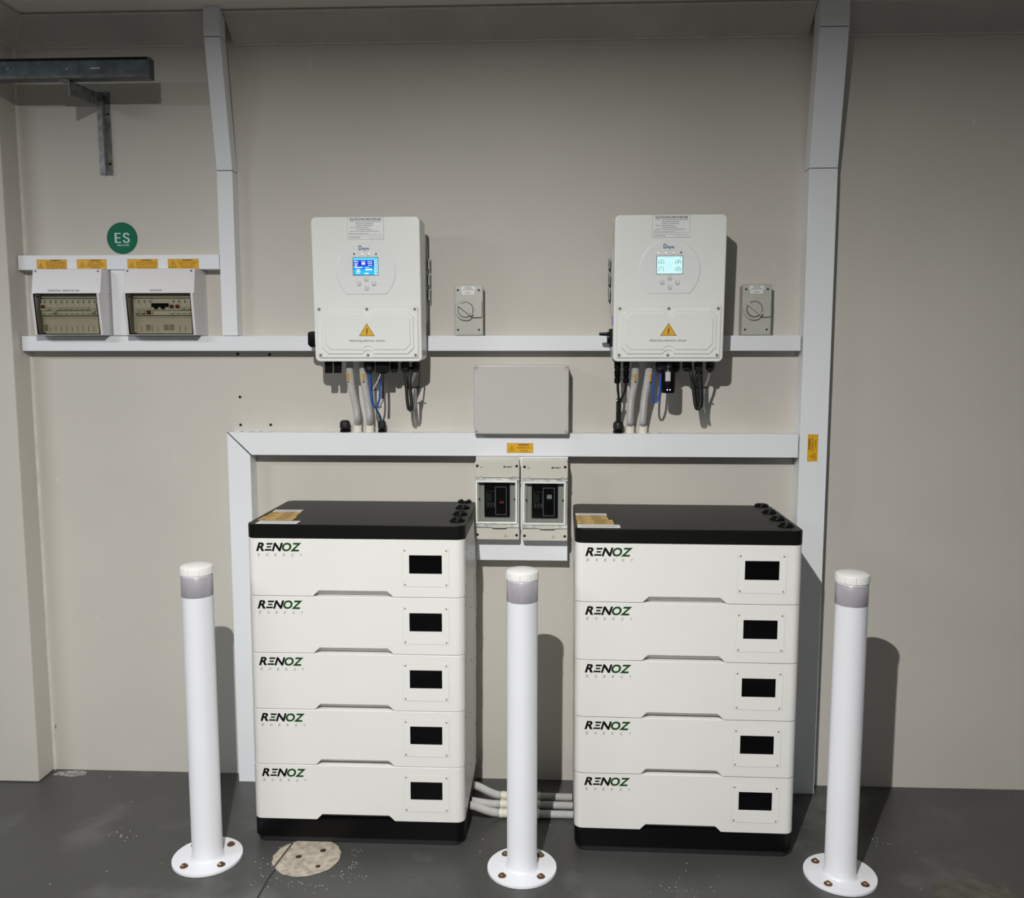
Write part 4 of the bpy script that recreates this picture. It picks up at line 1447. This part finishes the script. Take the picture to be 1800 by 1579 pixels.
first = True
ORD = ['bottom white battery module of the %s stack, resting on the black base', 'second white battery module from the floor in the %s stack', 'middle white battery module of the %s stack, third from the floor',
       'fourth white battery module from the floor in the %s stack, just under the top one', 'topmost white battery module of the %s stack, under the black lid']
STK = {'left': ((-.9070, -.4367), -.0022, .0061, 0.0,
                [(.6085, .422), (.6135, .303), (.6175, .189), (.6205, .081)],
                [(.018, .112, .121, .162, 'y', 0), (.017, .110, .163, .204, 'y', 0), (.014, .122, .058, .089, 'y', .0004), (.0145, .121, .090, .1205, 'y', .0004), (.0275, .151, .0015, .0475, 'w', .0008), (.014, .105, .206, .2385, 'w', .0002)]),
       'right': ((.0770, -.4464), -.0132, -.0049, .0149,
                 [(.6225, .414), (.6195, .292), (.6175, .178), (.6165, .071)],
                 [(.0045, .103, .134, .170, 'y', 0), (.0045, .101, .171, .209, 'y', 0), (.006, .116, .0605, .096, 'y', .0004), (.006, .115, .097, .133, 'y', .0004), (.007, .131, .0075, .0545, 'w', .0008), (.004, .101, .211, .2415, 'w', .0002)])}
nb = nl = 0
for side, ((bx_, by_), yaw, sx, sy, groms, labs) in STK.items():
    b_ = base if side == 'left' else copy_tree(base)
    place(b_, (bx_, by_, 0), yaw, 'black plinth under the %s battery stack' % side)
    for k in range(5):
        z = HB + k * HM
        m_ = mod if first else copy_tree(mod)
        first = False
        place(m_, (bx_ + sx * (z + .08), by_ - sy * (z + .08), z), yaw, ORD[k] % side, 'battery modules of the %s stack' % side)
    z = HB + 5 * HM
    l_ = lid if side == 'left' else copy_tree(lid)
    place(l_, (bx_ + sx * (z + .02), by_ - sy * (z + .02), z), yaw, 'flat black lid with warning labels and four cable grommets on the %s battery stack' % side)
    if side == 'left':
        lids = [(l_, side, groms, labs)]
    else:
        lids.append((l_, side, groms, labs))
for l_, side, groms, labs in lids:
    lid_fit(l_, side, groms, labs)

# ================================================================ FLOOR CONDUITS between the stacks
for i, (yy, ze, ye, lb) in enumerate(((-.262, .050, -.300, 'front corrugated conduit on the floor between the battery stacks'), (-.205, .040, -.255, 'middle corrugated conduit on the floor between the battery stacks'), (-.150, .060, -.190, 'rear corrugated conduit on the floor between the battery stacks'))):
    zf = .0155
    pts = [(-.2555, ye, ze + .012), (-.235, ye + (yy - ye) * .15, ze + .004), (-.19, ye + (yy - ye) * .65, zf + (ze - zf) * .35), (-.15, yy, zf), (-.05, yy, zf), (.0785, yy, zf)]
    t = corrugated('floor_conduit', [Vector(p_) for p_ in pts], .0132, lb, 'corrugated conduits between the battery stacks')
    MB().lathe((-.161, yy, zf), (1, 0, 0), [(.0128, 0), (.0152, .001), (.0152, .012), (.0145, .013), (.0145, .046), (.0152, .047), (.0152, .131), (.0128, .132)], M_COLLAR, 20).build('coupling', t)

# ================================================================ BOLLARDS
def make_bollard():
    t = thing('bollard', (0, 0, 0), 'x', 'bollard', 'white safety bollards')
    MB().lathe((0, 0, .0095), (0, 0, 1), [(.0485, 0), (.0455, .004), (.0439, .008), (.0439, .862)], M_BOL, 48).build('post', t, smooth=50)
    MB().lathe((0, 0, 0), (0, 0, 1), [(.1005, .0003), (.1013, .001), (.1013, .0078), (.1005, .0092), (.0001, .0092)], M_BOL, 64).build('base_plate', t, smooth=30)
    c = MB().lathe((0, 0, .868), (0, 0, 1), [(.0446, 0), (.0460, .0008), (.0464, .0185), (.0452, .0222), (.041, .0248), (.030, .0275), (.015, .0292), (.0001, .0297)], M_CAP, 48)
    for k in range(10):
        a = 2 * math.pi * k / 10 + .2
        p_ = Vector((.0462 * math.cos(a), .0462 * math.sin(a), .869))
        c.tube([p_, p_ + Vector((0, 0, .018))], .0008, mat('cap_seam', (.62, .62, .60), .5), 5)
    c.build('cap', t, smooth=32)
    MB().lathe((0, 0, .805), (0, 0, 1), [(.0441, 0), (.0444, .0004), (.0444, .0596), (.0441, .06)], M_BAND, 48).build('reflective_band', t, smooth=50)
    return t


def bolt_at(t, r, ang, m):
    a = math.radians(ang)
    x, y = r * math.cos(a), r * math.sin(a)
    w_ = MB().lathe((x, y, .0092), (0, 0, 1), [(.0118, 0), (.0118, .0014), (.0072, .0022)], M_RUST, 20)
    w_.lathe((x, y, .0112), (0, 0, 1), [(.0084, 0), (.0084, .0035), (.0066, .0052), (.0001, .0054)], m, 6)
    w_.lathe((x, y, .0163), (0, 0, 1), [(.0040, 0), (.0040, .0016), (.0001, .0022)], m, 10)
    w_.build('bolt', t, smooth=25)


B0 = make_bollard()
boll = [(B0, (-1.0165, -.5294, 0), 'leftmost white bollard, in front of the wall left of the battery stacks', (-127, -39, 50, 140)),
        (copy_tree(B0), (-.0776, -.5423, 0), 'middle white bollard, standing in front of the gap between the battery stacks', (-136, -43, 132, 46)),
        (copy_tree(B0), (.8393, -.5365, 0), 'rightmost white bollard, standing right of the right battery stack', (135, -132, -47, 45))]
for o, loc, lb, angs in boll:
    o.location = loc
    o['label'] = lb
    for a in angs:
        bolt_at(o, .0765, a, M_BOLT)

# clean up helper properties
for o in bpy.data.objects:
    if '_org' in o:
        del o['_org']
